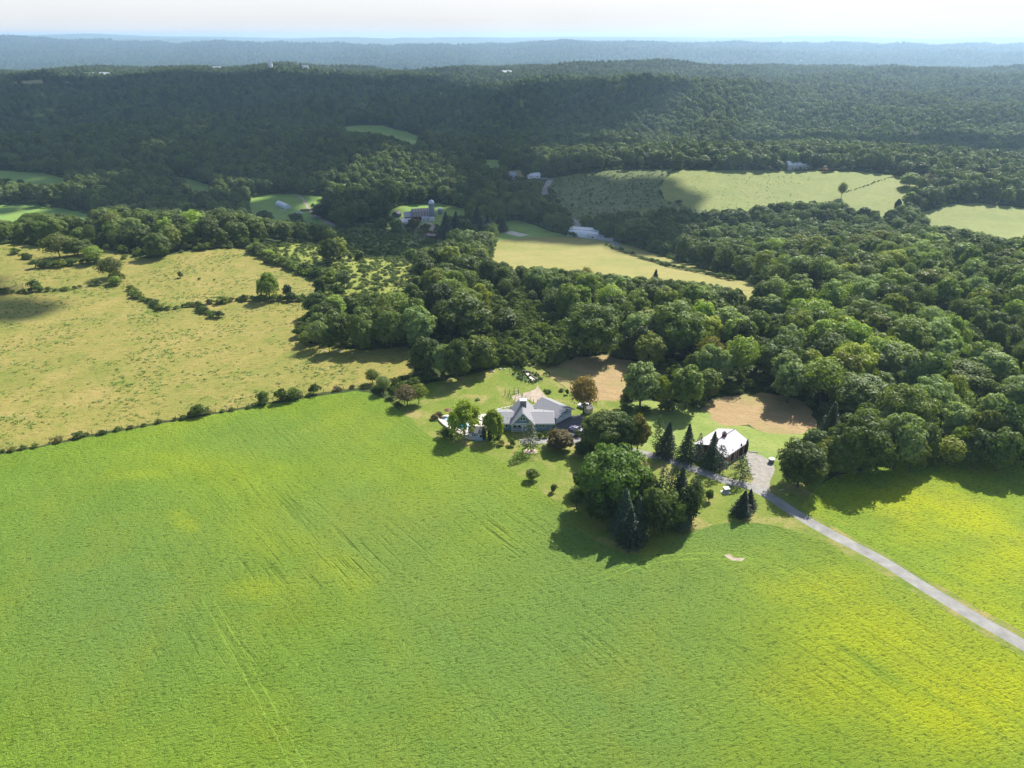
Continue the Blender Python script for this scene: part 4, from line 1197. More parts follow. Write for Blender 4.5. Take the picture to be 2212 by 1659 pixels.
# ---- stuff built with geometry nodes: one object, instances of the crown meshes
def gn_group(sources, nm):
    ng = bpy.data.node_groups.new(nm, 'GeometryNodeTree')
    ng.interface.new_socket(name='Geometry', in_out='INPUT', socket_type='NodeSocketGeometry')
    ng.interface.new_socket(name='Geometry', in_out='OUTPUT', socket_type='NodeSocketGeometry')
    N = ng.nodes; L = ng.links
    gi = N.new('NodeGroupInput'); go = N.new('NodeGroupOutput')
    iop = N.new('GeometryNodeInstanceOnPoints')
    jn = N.new('GeometryNodeJoinGeometry')
    for s in sources:
        oi = N.new('GeometryNodeObjectInfo'); oi.inputs['Object'].default_value = s; oi.inputs['As Instance'].default_value = True
        L.new(oi.outputs['Geometry'], jn.inputs[0])
    L.new(gi.outputs[0], iop.inputs['Points']); L.new(jn.outputs[0], iop.inputs['Instance'])
    iop.inputs['Pick Instance'].default_value = True
    def attr(n, t):
        a = N.new('GeometryNodeInputNamedAttribute'); a.data_type = t; a.inputs['Name'].default_value = n
        return a.outputs['Attribute']
    L.new(attr('idx', 'INT'), iop.inputs['Instance Index'])
    L.new(attr('rot', 'FLOAT_VECTOR'), iop.inputs['Rotation'])
    L.new(attr('scl', 'FLOAT_VECTOR'), iop.inputs['Scale'])
    L.new(iop.outputs[0], go.inputs[0])
    return ng

def stuff_points(name, P, scl, sources, label, cat, rot=None):
    n = len(P)
    if not n: return
    me = bpy.data.meshes.new(name); me.vertices.add(n)
    me.vertices.foreach_set('co', np.asarray(P, np.float32).ravel())
    a = me.attributes.new('scl', 'FLOAT_VECTOR', 'POINT'); a.data.foreach_set('vector', np.asarray(scl, np.float32).ravel())
    a = me.attributes.new('rot', 'FLOAT_VECTOR', 'POINT')
    rv = np.zeros((n, 3), np.float32); rv[:, 2] = RG.uniform(0, 6.28, n)
    a.data.foreach_set('vector', rv.ravel())
    a = me.attributes.new('idx', 'INT', 'POINT'); a.data.foreach_set('value', RG.integers(0, 1000, n).astype(np.int32) % len(sources))
    o = bpy.data.objects.new(name, me); link(o)
    md = o.modifiers.new('scatter', 'NODES'); md.node_group = gn_group(sources, name)
    return tag(o, label, cat, kind='stuff')

def proto(me, col, tint=1.0):
    """mesh datablock carrier for the scatter (never linked to the scene by itself)"""
    o = bpy.data.objects.new('crown', me)
    c = G[col] if isinstance(col, str) else col
    o.color = tuple(x * tint for x in c[:3]) + (1,)
    return o

allp = []; srcs = []
for (kind, col), L_ in buckets.items():
    vs = VAR[kind]; base = len(srcs)
    for v in vs[:4]: srcs.append(proto(v[0], col, 1.4))
    for q in L_: allp.append((*q, base + rnd.randrange(min(4, len(vs)))))
allp = np.array(allp)
def stuff_idx(name, P, scl, idx, sources, label, cat):
    o = stuff_points(name, P, scl, sources, label, cat)
    # join geometry lists its inputs in link order: index straight through
    o.data.attributes['idx'].data.foreach_set('value', np.asarray(idx, np.int32))
    return o
stuff_idx('woodland_trees', allp[:, :3], allp[:, [3, 3, 4]], allp[:, 5], srcs, 'mass of mixed green broadleaf woodland filling the middle distance', 'woodland')

# far woods, up to the plateau edge and beyond
def far_wood(name, y0, y1, sp, sz, label, dark=0):
    P = wood_points(y0, y1, sp, .78, 2.5 if y0 < 1400 else 6)
    z = H(P[:, 0], P[:, 1])
    n = len(P)
    hh = sz * RG.uniform(.62, 1.25, n); ww = sz * RG.uniform(.5, .95, n)
    f_ = fit_heights(P[:, 0], P[:, 1], z, ww, hh); kp = f_ > 0
    P, z, hh, ww = P[kp], z[kp], hh[kp] * f_[kp], ww[kp] * f_[kp]; n = len(P)
    pt = wav(P[:, 0], P[:, 1], 160, 5, 1) + RG.normal(size=n) * .35
    cols = ['dark', 'mid', 'light', 'grey', 'light', 'mid', 'yellow', 'lime']
    ss = []
    kinds = VAR['far'] if y0 > 900 else VAR['small'] + VAR['far']
    for c in cols:
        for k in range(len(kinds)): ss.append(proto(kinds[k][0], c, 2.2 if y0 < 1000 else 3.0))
    ci = np.clip(((pt + 1.1) / 2.2 * 8).astype(int), 0, 7)
    idx = ci * len(kinds) + RG.integers(0, len(kinds), n)
    stuff_idx(name, np.column_stack([P, z]), np.column_stack([ww, ww, hh]), idx, ss, label, 'forest')
    return n
n1 = far_wood('forest', 641, 1250, 9.6, 15.5, 'dark rolling forest covering the near hills behind the valley farm')
n2 = far_wood('forest', 1250, 3300, 12.5, 17, 'wide forest rolling to the plateau edge')
n3 = far_wood('forest', 3300, 9200, 36, 34, 'hazy blue forest on the low ground beyond the plateau')
print('woods', len(near), n1, n2, n3)

# scrub stuff: bushes nobody could count
def scrub(name, poly, n, smin, smax, cols, label, hf=(.45, .8)):
    P = inpoly_pts(poly, n); z = H(P[:, 0], P[:, 1]); s = RG.uniform(0, 1, n) ** 2 * (smax - smin) + smin
    ss = [proto(VAR['shrub'][k % 5][0], c) for k, c in enumerate(cols)]
    stuff_points(name, np.column_stack([P, z]), np.column_stack([s, s * RG.uniform(.8, 1.2, n), s * RG.uniform(*hf, n)]), ss, label, 'scrub')
scrub('scrub_bushes', W(SCRUB), 1300, .8, 3.8, ['bright', 'light', 'white', 'lime', 'bright', 'mid', 'yellow'], 'yellow green scrub and vines between the pastures', (.3, .55))
scrub('scrub_bushes', W(DARKSC), 1200, 1.2, 4.5, ['mid', 'light', 'grey', 'mid', 'light'], 'dark low scrub in cloud shade in front of the valley farm')
scrub('scrub_bushes', W([(1065, 690), (1120, 640), (1190, 690), (1240, 735), (1225, 780), (1190, 788), (1110, 792), (1062, 795), (905, 783), (905, 765), (960, 752), (1050, 750), (1062, 720)]), 900, 1.5, 6, ['lime', 'bright', 'mid', 'white', 'bright', 'light'], 'bright vine covered scrub in a gap of the central wood', (.5, 1.1))
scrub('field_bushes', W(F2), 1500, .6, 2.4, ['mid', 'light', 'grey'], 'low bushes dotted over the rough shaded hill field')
scrub('field_bushes', W([(1454, 375), (1640, 372), (1750, 380), (1730, 435), (1584, 460), (1500, 450), (1440, 430)]), 450, .3, 1.1, ['mid', 'olive'], 'dark weed tufts dotted over the hill field')
# wood edges: undergrowth skirts
def skirt(polyi, n, label):
    poly = ZP[polyi]; q = []
    for a, b in zip(poly, np.roll(poly, -1, 0)):
        L = np.linalg.norm(b - a)
        if L > 400: continue
        k = int(L / n)
        for j in range(k):
            p = a + (b - a) * (j + rnd.random()) / max(1, k); t = (b - a) / L; nn = np.array([-t[1], t[0]])
            q.append(p + nn * rnd.uniform(-1, 4)); q.append(p - nn * rnd.uniform(-1, 4))
    q = np.array(q)
    q = q[(zone_of(q[:, 0], q[:, 1]) == -1) & (q[:, 1] > 200)]
    z = H(q[:, 0], q[:, 1]); n_ = len(q); s = RG.uniform(2, 5.5, n_)
    return np.column_stack([q, z]), np.column_stack([s, s, s * RG.uniform(.5, 1, n_)])
ps = []; sc_ = []
for i, z in enumerate(ZONES):
    if z[0] in ('mown_field', 'meadow', 'hay_field', 'lawn', 'pasture', 'field', 'rough_field', 'scrub_land') and ZP[i][:, 1].max() < 1000:
        a, b = skirt(i, 2.6, ''); ps.append(a); sc_.append(b)
ps = np.concatenate(ps); sc_ = np.concatenate(sc_)
stuff_points('undergrowth', ps, sc_, [proto(VAR['shrub'][k][0], c) for k, c in enumerate(['mid', 'dark', 'grey', 'light', 'olive'])], 'low undergrowth along the edges of the woods', 'undergrowth')
fl = wood_points(200, 420, 5.0, .76); fl = fl[~((fl[:, 1] < 330) & (fl[:, 0] < -95)) & ~((fl[:, 1] < 200) & (fl[:, 0] < 95))]
s = RG.uniform(2, 5, len(fl))
stuff_points('undergrowth', np.column_stack([fl, H(fl[:, 0], fl[:, 1])]), np.column_stack([s, s, s * RG.uniform(.5, 1, len(fl))]), [proto(VAR['shrub'][k][0], c) for k, c in enumerate(['mid', 'dark', 'dark', 'mid', 'olive'])],
             'undergrowth on the floor of the woods', 'undergrowth')

# ------------------------------------------------------------------ grass tufts
def tuft_mesh(seed, n=12, hh=.35):
    rs = np.random.default_rng(seed)
    c = rs.normal(size=(n, 3)) * [.3, .3, .05]; c[:, 2] = np.abs(c[:, 2]) + hh * .4
    return quad_mesh('tuft', leaf_quads(c, rs.normal(size=(n, 3)) * [.6, .6, .5] + [.25, .35, 1.1], .32, rs, 1.4), MAT_TUFT)
MAT_TUFT = leaf_mat('tuft_grass', (.12, .21, .022), (.165, .27, .03), trans=.3)
tm = [tuft_mesh(i) for i in range(3)]
def tufts(name, poly, n, s0, s1, col, label, ymin=0, mask=None):
    P = inpoly_pts(poly, n)
    P = P[(P[:, 1] > ymin) & (np.abs(P[:, 0]) < P[:, 1] * .8 + 60)]
    if mask is not None: P = P[mask(P)]
    z = H(P[:, 0], P[:, 1]); k = len(P); s = RG.uniform(s0, s1, k)
    stuff_points(name, np.column_stack([P, z]), np.column_stack([s * 1.3, s * 1.3, s]), [proto(m_, c) for m_, c in zip(tm, col)], label, 'grass')
tufts('pasture_tufts', ZP[[z[0] for z in ZONES].index('pasture')], 42000, .35, 1.05, [(1.1, .9, .8, 1), (.75, .68, .7, 1), (1.4, 1.1, .9, 1)], 'weed tufts dotted over the straw coloured pasture', 120,
      lambda P: (wav(P[:, 0], P[:, 1], 38, 5, 3) + RG.normal(size=len(P)) * .3) > .12)
hayi = [i for i, z in enumerate(ZONES) if z[0] == 'hay_field']
# ------------------------------------------------------------------ building materials
M_SIDE = striped('blue_siding', (.165, .27, .37), (.10, .18, .26), 2, .18, .7, .2)
M_TRIM = solid('white_trim', (.78, .78, .77), .6, .05)
M_ROOF = striped('grey_shingles', (.26, .26, .275), (.18, .18, .19), 2, .14, .85, .2, noise=.25)
M_GLASS = solid('window_glass', (.03, .035, .04), .1, .1, spec=.8)
M_STONE = solid('chimney_stone', (.22, .19, .17), .9, .4, 3, bump=.05)
M_RED = striped('red_boards', (.16, .03, .03), (.10, .02, .02), 0, .35, .8, .15)
M_METAL = striped('ribbed_metal_roof', (.60, .57, .60), (.46, .43, .47), 1, .62, .45, .14, noise=.12)
M_METALG = striped('grey_metal_roof', (.42, .42, .45), (.33, .33, .36), 0, .6, .5, .14, noise=.12)
M_WOOD = solid('weathered_wood', (.20, .155, .115), .9, .3, 3)
M_DARK = solid('dark_metal', (.04, .04, .045), .6)
M_POOL = solid('pool_water', (.05, .36, .55), .08, .1, .3, spec=.6)
M_SHEDR = striped('shed_shingles', (.22, .21, .22), (.15, .15, .16), 2, .14, .85, .25, noise=.3)
M_SHEDW = solid('shed_white_boards', (.62, .64, .68), .7, .1)
M_BLACK = solid('black_rubber', (.02, .02, .02), .8)
M_LEAFG = leaf_mat('garden_leaf', (.07, .15, .03), (.12, .22, .04))
M_SILO = striped('silo_concrete', (.24, .25, .27), (.17, .18, .20), 2, .8, .85, .15)
M_DOME = solid('silo_dome', (.62, .65, .70), .4, .1, metal=.2)
M_POLY = solid('greenhouse_film', (.66, .70, .74), .5, .08)
M_RUST = striped('rusty_roof', (.34, .30, .30), (.20, .11, .09), 0, 2.6, .8, .5, noise=.3)
M_BEIGE = solid('beige_boards', (.5, .43, .32), .8, .12)
M_WHITEB = solid('white_boards', (.74, .75, .78), .7, .06)
M_ROCK = solid('field_stone', (.38, .35, .31), .95, .3, 1.5, bump=.1)

def gable_roof(mb, x0, x1, y0, y1, ze, rise, t=.18, axis='x', ov=.4, parts=(0, 1)):
    """two slabs; ridge along the axis"""
    if axis == 'x':
        ym = (y0 + y1) / 2; hw = (y1 - y0) / 2; sl = rise / hw
        e = ze - ov * sl
        if 0 in parts: mb.slab([(x0 - ov, y0 - ov, e), (x1 + ov, y0 - ov, e), (x1 + ov, ym, ze + rise), (x0 - ov, ym, ze + rise)], (0, -sl, 1), t)
        if 1 in parts: mb.slab([(x0 - ov, ym, ze + rise + .004), (x1 + ov, ym, ze + rise + .004), (x1 + ov, y1 + ov, e), (x0 - ov, y1 + ov, e)], (0, sl, 1), t)
    else:
        xm = (x0 + x1) / 2; hw = (x1 - x0) / 2; sl = rise / hw
        e = ze - ov * sl
        if 0 in parts: mb.slab([(x0 - ov, y1 + ov, e), (x0 - ov, y0 - ov, e), (xm, y0 - ov, ze + rise), (xm, y1 + ov, ze + rise)], (-sl, 0, 1), t)
        if 1 in parts: mb.slab([(xm, y1 + ov, ze + rise + .004), (xm, y0 - ov, ze + rise + .004), (x1 + ov, y0 - ov, e), (x1 + ov, y1 + ov, e)], (sl, 0, 1), t)
    return mb

def window(parent, x, y, z, wd, h, n=(0, -1), panes=2, trim=M_TRIM):
    """frame with panes; n is the outward direction in the thing's plan"""
    nx, ny = n; tx, ty = -ny, nx
    f = MB()
    def bx(mb, a0, a1, z0, z1, d0, d1):
        p = [(x + tx * a + nx * d, y + ty * a + ny * d, zz) for zz in (z0, z1) for a, d in ((a0, d0), (a1, d0), (a1, d1), (a0, d1))]
        mb.hexa(p)
    b = .11
    bx(f, -wd / 2 - b, wd / 2 + b, z + h, z + h + b, -.02, .07); bx(f, -wd / 2 - b, wd / 2 + b, z - b, z, -.02, .09)
    bx(f, -wd / 2 - b, -wd / 2, z, z + h, -.02, .07); bx(f, wd / 2, wd / 2 + b, z, z + h, -.02, .07)
    for i in range(1, panes):
        a = -wd / 2 + wd * i / panes; bx(f, a - .07, a + .07, z, z + h, -.02, .06)
    fo = f.build('window', trim, parent)
    g = MB()
    bx(g, -wd / 2, wd / 2, z, z + h, -.03, .02)
    g.build('pane', M_GLASS, fo)
    return fo

# ------------------------------------------------------------------ blue house
hx, hy = U(*c8(1290, 950))[:2]
house = empty('house', (hx, hy, 0), 0, 'blue ranch house with grey roofs, steep central gable and a stone chimney', 'house')
WL, WR = -8.2, 9.3      # ends of the wings
mb = MB()
mb.box(WL, WR, 1.2, 9.6, -.3, 2.7)
# gable-end triangles of the wings
mb.slab([(WL, 1.2, 2.7), (WL, 9.6, 2.7), (WL, 5.4, 4.02)], (1, 0, 0), .15)
mb.slab([(WR - .15, 1.2, 2.7), (WR - .15, 9.6, 2.7), (WR - .15, 5.4, 4.02)], (1, 0, 0), .15)
mb.build('wall', M_SIDE, house)
mb = MB(); gable_roof(mb, WL, WR, 1.2, 9.6, 2.72, 1.36, .16, 'x', .45); mb.build('roof', M_ROOF, house)
mb = MB(); mb.box(WL - .45, -3.62, .66, .72, 2.42, 2.62); mb.box(3.62, WR + .45, .66, .72, 2.42, 2.62)
mb.slab([(WR + .46, .75, 2.50), (WR + .46, 5.4, 4.02), (WR + .46, 5.4, 4.24), (WR + .46, .75, 2.72)], (1, 0, 0), .05)
mb.slab([(WR + .46, 10.05, 2.50), (WR + .46, 5.4, 4.02), (WR + .46, 5.4, 4.24), (WR + .46, 10.05, 2.72)], (1, 0, 0), .05)
mb.build('fascia', M_TRIM, house)
# steep central gable
mb = MB()
mb.box(-3.3, 3.3, .5, 10.6, 2.75, 2.95)
for yy in (.5, 10.45):
    mb.slab([(-3.3, yy, 2.95), (3.3, yy, 2.95), (0, yy, 6.75)], (0, 1, 0), .15)
mb.build('gable_wall', M_SIDE, house)
mb = MB(); gable_roof(mb, -3.35, 3.35, .2, 10.8, 2.98, 3.85, .16, 'y', .32); mb.build('gable_roof', M_ROOF, house)
mb = MB()
for s in (-1, 1):
    mb.bar((s * 3.66, -.14, 2.62), (0, -.14, 6.82), .08, .30)
mb.box(-3.6, 3.6, .42, .48, 2.62, 2.95)
mb.build('rake_trim', M_TRIM, house)
window(house, 0, .48, 4.1, 1.5, 1.0)
mb = MB()
for x in (-3.3, 0, 3.3):
    mb.box(x - .11, x + .11, .25, .47, 0, 2.62)
for a, b in ((-3.19, -.11), (.11, 3.19)):
    m_ = (a + b) / 2; r_ = (b - a) / 2; pr = None
    for k in range(13):
        t = math.pi * k / 12; p = (m_ - r_ * math.cos(t), .36, 1.75 + .8 * math.sin(t))
        if pr: mb.bar(pr, p, .16, .14)
        pr = p
mb.build('porch_arch', M_TRIM, house)
mb = MB()
for x0, x1 in ((-3.19, -.11),):
    mb.box(x0, x1, .3, .38, .9, 1.0); mb.box(x0, x1, .3, .38, .2, .3)
    for k in range(9): mb.box(x0 + .3 + k * .3, x0 + .35 + k * .3, .32, .36, .3, .9)
mb.build('porch_railing', M_TRIM, house)
window(house, -2.4, 1.2, 1.0, 1.0, 1.2, panes=1); window(house, -1.0, 1.2, 1.0, .9, 1.2, panes=1); window(house, 2.2, 1.2, 1.0, 1.6, 1.2)
mb = MB(); mb.box(.5, 1.4, 1.1, 1.19, 0, 2.1); d_ = mb.build('door', M_WHITEB, house)
MB().box(.6, .66, 1.0, 1.09, 1.0, 1.06).build('handle', M_DARK, d_)
window(house, 6.0, 1.2, 1.15, 1.7, 1.15); window(house, -5.4, 1.2, 1.15, 1.5, 1.15)
mb = MB(); mb.box(-.75, 1.15, 5.1, 6.7, 5.3, 8.2); ch = mb.build('chimney', M_STONE, house)
mb = MB(); mb.box(-.92, 1.32, 4.95, 6.85, 8.203, 8.42); mb.build('chimney_cap', M_WHITEB, ch)
for x, y, z in ((-4.4, 3.2, 3.3), (6.6, 6.2, 3.9), (-5.4, 6.3, 3.9)):
    MB().tube([(x, y, z - .3), (x, y, z + .7)], .07, 8).build('vent_pipe', M_TRIM, house)
mb = MB(); mb.box(-9.5, WR, 9.62, 9.9, .3, 2.4); mb.build('rear_porch_beam', M_TRIM, house)

# garage
ga = U(*c8(1760, 830)); gb_ = U(*c8(1990, 712))
ang = math.atan2(gb_[1] - ga[1], gb_[0] - ga[0])
GW = float(np.hypot(gb_[0] - ga[0], gb_[1] - ga[1]))
GW = min(max(GW, 6.6), 8.0); GD = 9.2
garage = empty('garage', (ga[0], ga[1], 0), ang, 'two door garage wing with white doors set at an angle right of the blue house', 'garage')
mb = MB(); mb.box(0, GW, 0, GD, -.3, 2.7)
for yy in (0.0, GD - .15): mb.slab([(0, yy, 2.7), (GW, yy, 2.7), (GW / 2, yy, 4.45)], (0, 1, 0), .15)
mb.build('wall', M_SIDE, garage)
mb = MB(); gable_roof(mb, 0, GW, -.5, GD, 2.74, 1.8, .16, 'y', .5); mb.build('roof', M_ROOF, garage)
mb = MB()
for s, xx in ((0, -.5), (1, GW + .5)): mb.bar((xx, -1.03, 2.5), (GW / 2, -1.03, 4.56), .06, .3)
mb.build('rake_trim', M_TRIM, garage)
for k in range(2):
    x0 = .45 + k * (GW / 2 - .1); x1 = x0 + GW / 2 - .75
    d_ = MB().box(x0, x1, -.06, -.005, .05, 2.2).build('garage_door', M_WHITEB, garage)
    mb = MB()
    for j in range(4):
        a = x0 + .2 + j * (x1 - x0 - .3) / 4; mb.box(a, a + (x1 - x0) / 4 - .25, -.09, -.064, 1.7, 1.98)
    mb.build('door_window', M_GLASS, d_)
    mb = MB()
    for zz in (.55, 1.08, 1.6): mb.box(x0 + .02, x1 - .02, -.075, -.063, zz, zz + .03)
    mb.build('panel_joint', solid('joint_grey', (.4, .4, .42)), d_)
mb = MB()
for x in (.2, GW / 2 + .02, GW - .2): mb.box(x - .14, x + .14, -.10, -.004, 0, 2.3)
pr = None
for k in range(15):
    t = k / 14; p = (t * GW, -.12, 2.35 + .75 * math.sin(math.pi * t))
    if pr: mb.bar(pr, p, .1, .3)
    pr = p
mb.build('door_surround', M_TRIM, garage)
mb = MB(); mb.slab([(1.3, -.01, 3.0), (GW - 1.3, -.01, 3.0), (GW / 2, -.01, 4.15)], (0, -1, 0), .04); mb.build('gable_window', M_GLASS, garage)
mb = MB(); mb.box(-3.4, .3, 1.2, 5.6, -.2, 2.5)
li = mb.build('link_wall', M_SIDE, garage)

# white deck rails behind the house
def rail(name, pts, label, hgt=1.0):
    P = unproj(pts); e = empty(name, tuple(P[0]), 0, label, 'railing', 'white railings behind the house')
    for a, b in zip(P[:-1], P[1:]):
        a = Vector(a) - Vector(P[0]); b = Vector(b) - Vector(P[0])
        mb = MB(); mb.bar(a + Vector((0, 0, hgt)), b + Vector((0, 0, hgt)), .16, .12); mb.bar(a + Vector((0, 0, .35)), b + Vector((0, 0, .35)), .07, .09); mb.build('rail', M_TRIM, e)
        n = max(1, int((b - a).length / 2))
        for k in range(n + 1):
            q = a + (b - a) * k / n; MB().box(q.x - .07, q.x + .07, q.y - .07, q.y + .07, q.z - .1, q.z + hgt + .15).build('post', M_TRIM, e)
rail('deck_railing', [c8(885, 660), c8(1010, 632), c8(1110, 608), c8(1180, 600)], 'white railing left behind the steep gable of the house')
rail('deck_railing', [c8(1385, 608), c8(1480, 582), c8(1550, 568)], 'white railing between the gable and the garage roof')
tb = U(*c8(1465, 640))
mb = MB(); mb.box(-.9, .9, -.5, .5, .68, .76); e = empty('picnic_table', tuple(tb), .3, 'reddish table on the deck behind the house', 'table'); mb.build('table_top', solid('red_wood', (.35, .13, .09)), e)
for x in (-.7, .7):
    for y in (-.4, .4): MB().box(x - .05, x + .05, y - .05, y + .05, 0, .678).build('leg', M_WOOD, e)

# post fences round the kitchen garden
def post_fence(pts, sp, hgt, label, rad=.10, group=None, cat='fence', wires=(.4, .8, 1.1), wmat=M_DARK, wr=.012):
    P = unproj(pts); o = Vector(P[0]); e = empty('post_fence', tuple(o), 0, label, cat, group)
    pm = MB().tube([(0, 0, -.2), (0, 0, hgt)], rad, 6).mesh('post', M_WOOD)
    q0 = None; wm = MB()
    for a, b in zip(P[:-1], P[1:]):
        a = Vector(a); b = Vector(b); n = max(1, round((b - a).length / sp))
        for k in range(n + 1):
            if k == 0 and q0 is not None: continue
            q = a + (b - a) * k / n; q.z = float(H(q.x, q.y))
            p = bpy.data.objects.new('post', pm); link(p, e); p.location = q - o; p.rotation_euler = (rnd.uniform(-.05, .05), rnd.uniform(-.05, .05), rnd.random()); p.scale = (1, 1, rnd.uniform(.9, 1.12))
            if q0 is not None:
                for wz in wires: wm.bar(q0 - o + Vector((0, 0, wz)), q - o + Vector((0, 0, wz)), wr, wr)
            q0 = q
    wm.build('wire', wmat, e)
post_fence([c8(1034, 412), c8(1098, 395), c8(1175, 380), c8(1232, 408), c8(1283, 448), c8(1338, 485), c8(1394, 520), c8(1442, 540), c8(1500, 555), c8(1590, 540)], 3.1, 1.9, 'tall wooden post fence round the bare patch behind the house')
post_fence([c8(1034, 412), c8(1083, 442), c8(1117, 465), c8(1178, 495), c8(1235, 520)], 3.1, 1.8, 'wooden post fence on the near side of the pale path behind the house')
post_fence([c8(960, 635), c8(1060, 612), c8(1132, 590), c8(1175, 560)], 3.2, 1.4, 'short post fence left of the steep gable on the back lawn')
post_fence([c8(1105, 95), c8(1220, 180), c8(1290, 212), c8(1380, 255), c8(1470, 235), c8(1570, 215)], 3.0, 1.7, 'light post fence round the vegetable garden')
post_fence([('x')] and [cA(-60, 900), cA(60, 868), cA(165, 845), cA(265, 828), cA(370, 800), cA(540, 762), cA(680, 740), cA(795, 735), cA(900, 708), cA(1020, 694), cA(1145, 672), cA(1300, 640), cA(1405, 615), cA(1495, 602), cA(1590, 580), cA(1672, 567), cA(1755, 558), cA(1838, 540), cA(1935, 530), cA(2015, 508), cA(2110, 492), cA(2212, 480),
             cB(300, 1070), cB(390, 1062), cB(475, 1045), cB(580, 1035), cB(640, 1022), cB(790, 1010)], 4.6, 1.5, 'long wire fence on wooden posts between straw pasture and green field', .09)
post_fence([c4(995, 1120), c4(1060, 1135)], 3.4, 1.5, 'short run of fence posts at the hedge corner on the left pasture')
gt = U(*c8(1190, 385))
mb = MB(); mb.box(-.9, .9, -.05, .05, 0, 1.8); 
e = empty('garden_gate', tuple(gt), .2, 'grey garden gate and bin at the far end of the pale path', 'gate')
mb = MB(); mb.box(-.8, -.7, -.05, .05, 0, 2.0); mb.box(.7, .8, -.05, .05, 0, 2.0); mb.build('gate_post', M_WOOD, e)
mb = MB(); mb.box(-.68, .68, -.03, .03, .15, .25); mb.box(-.68, .68, -.03, .03, 1.3, 1.4); [mb.box(-.6 + k * .3, -.55 + k * .3, -.03, .03, .252, 1.298) for k in range(5)]; mb.build('gate_leaf', M_TRIM, e)

# raised bed frame in the vegetable garden
rb = unproj([c8(1330, 110), c8(1370, 105), c8(1490, 205), c8(1420, 215), c8(1290, 75), c8(1400, 90), c8(1370, 125), c8(1480, 205)])
e = empty('raised_bed', tuple(rb[0]), 0, 'long raised bed with pale cover and dark edges in the vegetable garden', 'raised bed')
o = Vector(rb[0])
MB().slab([Vector(rb[i]) - o + Vector((0, 0, .35)) for i in (0, 1, 2, 3)], (0, 0, 1), .08).build('bed_cover', MAT_CONC, e)
MB().bar(Vector(rb[6]) - o + Vector((.4, 0, .5)), Vector(rb[7]) - o + Vector((.4, 0, .5)), .3, .6).build('side_board', M_WOOD, e)
MB().bar(Vector(rb[4]) - o + Vector((0, 0, .4)), Vector(rb[5]) - o + Vector((0, 0, .4)), .8, .5).build('end_board', M_DARK, e)
P = inpoly_pts(ZP[[z[0] for z in ZONES].index('garden_ground')], 110); s = RG.uniform(.35, .9, len(P))
stuff_points('garden_plants', np.column_stack([P, H(P[:, 0], P[:, 1])]), np.column_stack([s, s, s * .8]), [proto(VAR['shrub'][k][0], c) for k, c in enumerate(['light', 'mid', 'lime', 'white'])], 'vegetable plants growing in the fenced garden', 'plants')
fp = unproj([c8(1610, 350), c8(1640, 370), c8(1670, 360), c8(1680, 385), c8(1650, 390), c8(1630, 355), c8(640, 480), c8(1850, 355)])
for i, p in enumerate(fp):
    put_tree('shrub', tuple(p), (1.2 if i < 6 else 1.6) * rnd.uniform(.8, 1.3), rnd.uniform(.7, 1.1), ['mid', 'light', 'white', 'dark'][i % 4], 'small flower bed plant on the back lawn right of the bare patch' if i < 6 else ('small shrub in a pale ring on the back lawn' if i == 6 else 'tiny shrub on the back lawn by the straw field edge'),
             'flower bed plants' if i < 6 else None, cat='plant', name='garden_plant')
# boulder rim of the back lawn, stones in beds
rm = MB().lathe([(.0, -.2), (.5, .0), (.55, .25), (.3, .5), (.0, .55)], 7).mesh('boulder', M_ROCK)
def rocks(pts, sp, smin, smax, label, group, jit=.5, name='boulder'):
    P = unproj(pts)[:, :2]
    for a, b in zip(P[:-1], P[1:]):
        L = np.linalg.norm(b - a); n = max(1, int(L / sp))
        for k in range(n):
            q = a + (b - a) * (k + rnd.random() * .5) / n + RG.normal(size=2) * jit
            o = bpy.data.objects.new(name, rm); link(o); o.location = (q[0], q[1], float(H(*q))); s = rnd.uniform(smin, smax); o.scale = (s * rnd.uniform(.7, 1.3), s, s * rnd.uniform(.6, 1)); o.rotation_euler = (rnd.uniform(-.2, .2), 0, rnd.random() * 6)
            tag(o, label, 'boulder', group)
rocks([cB(1850, 880), cB(1960, 850), cB(2090, 835), cB(2212, 820)], 1.8, .5, 1.2, 'pale stone of the rough wall between lawn and scrub', 'stones of the wall behind the lawn')
rocks([c8(1300, 1245), c8(1360, 1258), c8(1420, 1262), c8(1500, 1240)], 1.2, .25, .5, 'stone edging the round bed of the thin pine', 'stones round the pine bed', .1)
rocks([c2(1560, 1040), c2(1610, 1058)], 1.2, .6, 1.1, 'pale boulder in the planted bed by the drive spruces', 'boulders by the drive spruces', .2)
rocks([cB(440, 700), cB(560, 700), cB(700, 715), cB(800, 700)], 4, .7, 1.4, 'boulder lying in the shade under the pasture clump', 'boulders under the pasture clump')
rocks([c4(400, 1165), c4(520, 1160), c4(690, 1140), c4(800, 1120), c4(920, 1115)], 3, .4, .9, 'pale stone of the old wall under the left pasture hedge', 'stones of the left pasture wall')

# ------------------------------------------------------------------ pool, border wall and shed
pp = W([c8(185, 745), c8(250, 700), c8(320, 735), c8(400, 760), c8(450, 790), c8(520, 880), c8(440, 900), c8(350, 860), c8(250, 820), c8(195, 790)])
e = empty('swimming_pool', (pp[:, 0].mean(), pp[:, 1].mean(), 0), 0, 'blue swimming pool half hidden behind the large willow', 'pool')
c = pp.mean(0); g_ = float(H(*c))
def blobpoly(pp, c, sc, z):
    # smooth the outline
    q = pp - c
    for _ in range(2):
        q = np.concatenate([[.75 * a + .25 * b, .25 * a + .75 * b] for a, b in zip(q, np.roll(q, -1, 0))])
    return [(x * sc, y * sc, z) for x, y in q]
MB().slab(blobpoly(pp, c, 1.08, g_ + .02), (0, 0, 1), .10).build('coping', M_WHITEB, e)
MB().slab(blobpoly(pp, c, 1.0, g_ + .06), (0, 0, 1), .09).build('water', M_POOL, e)
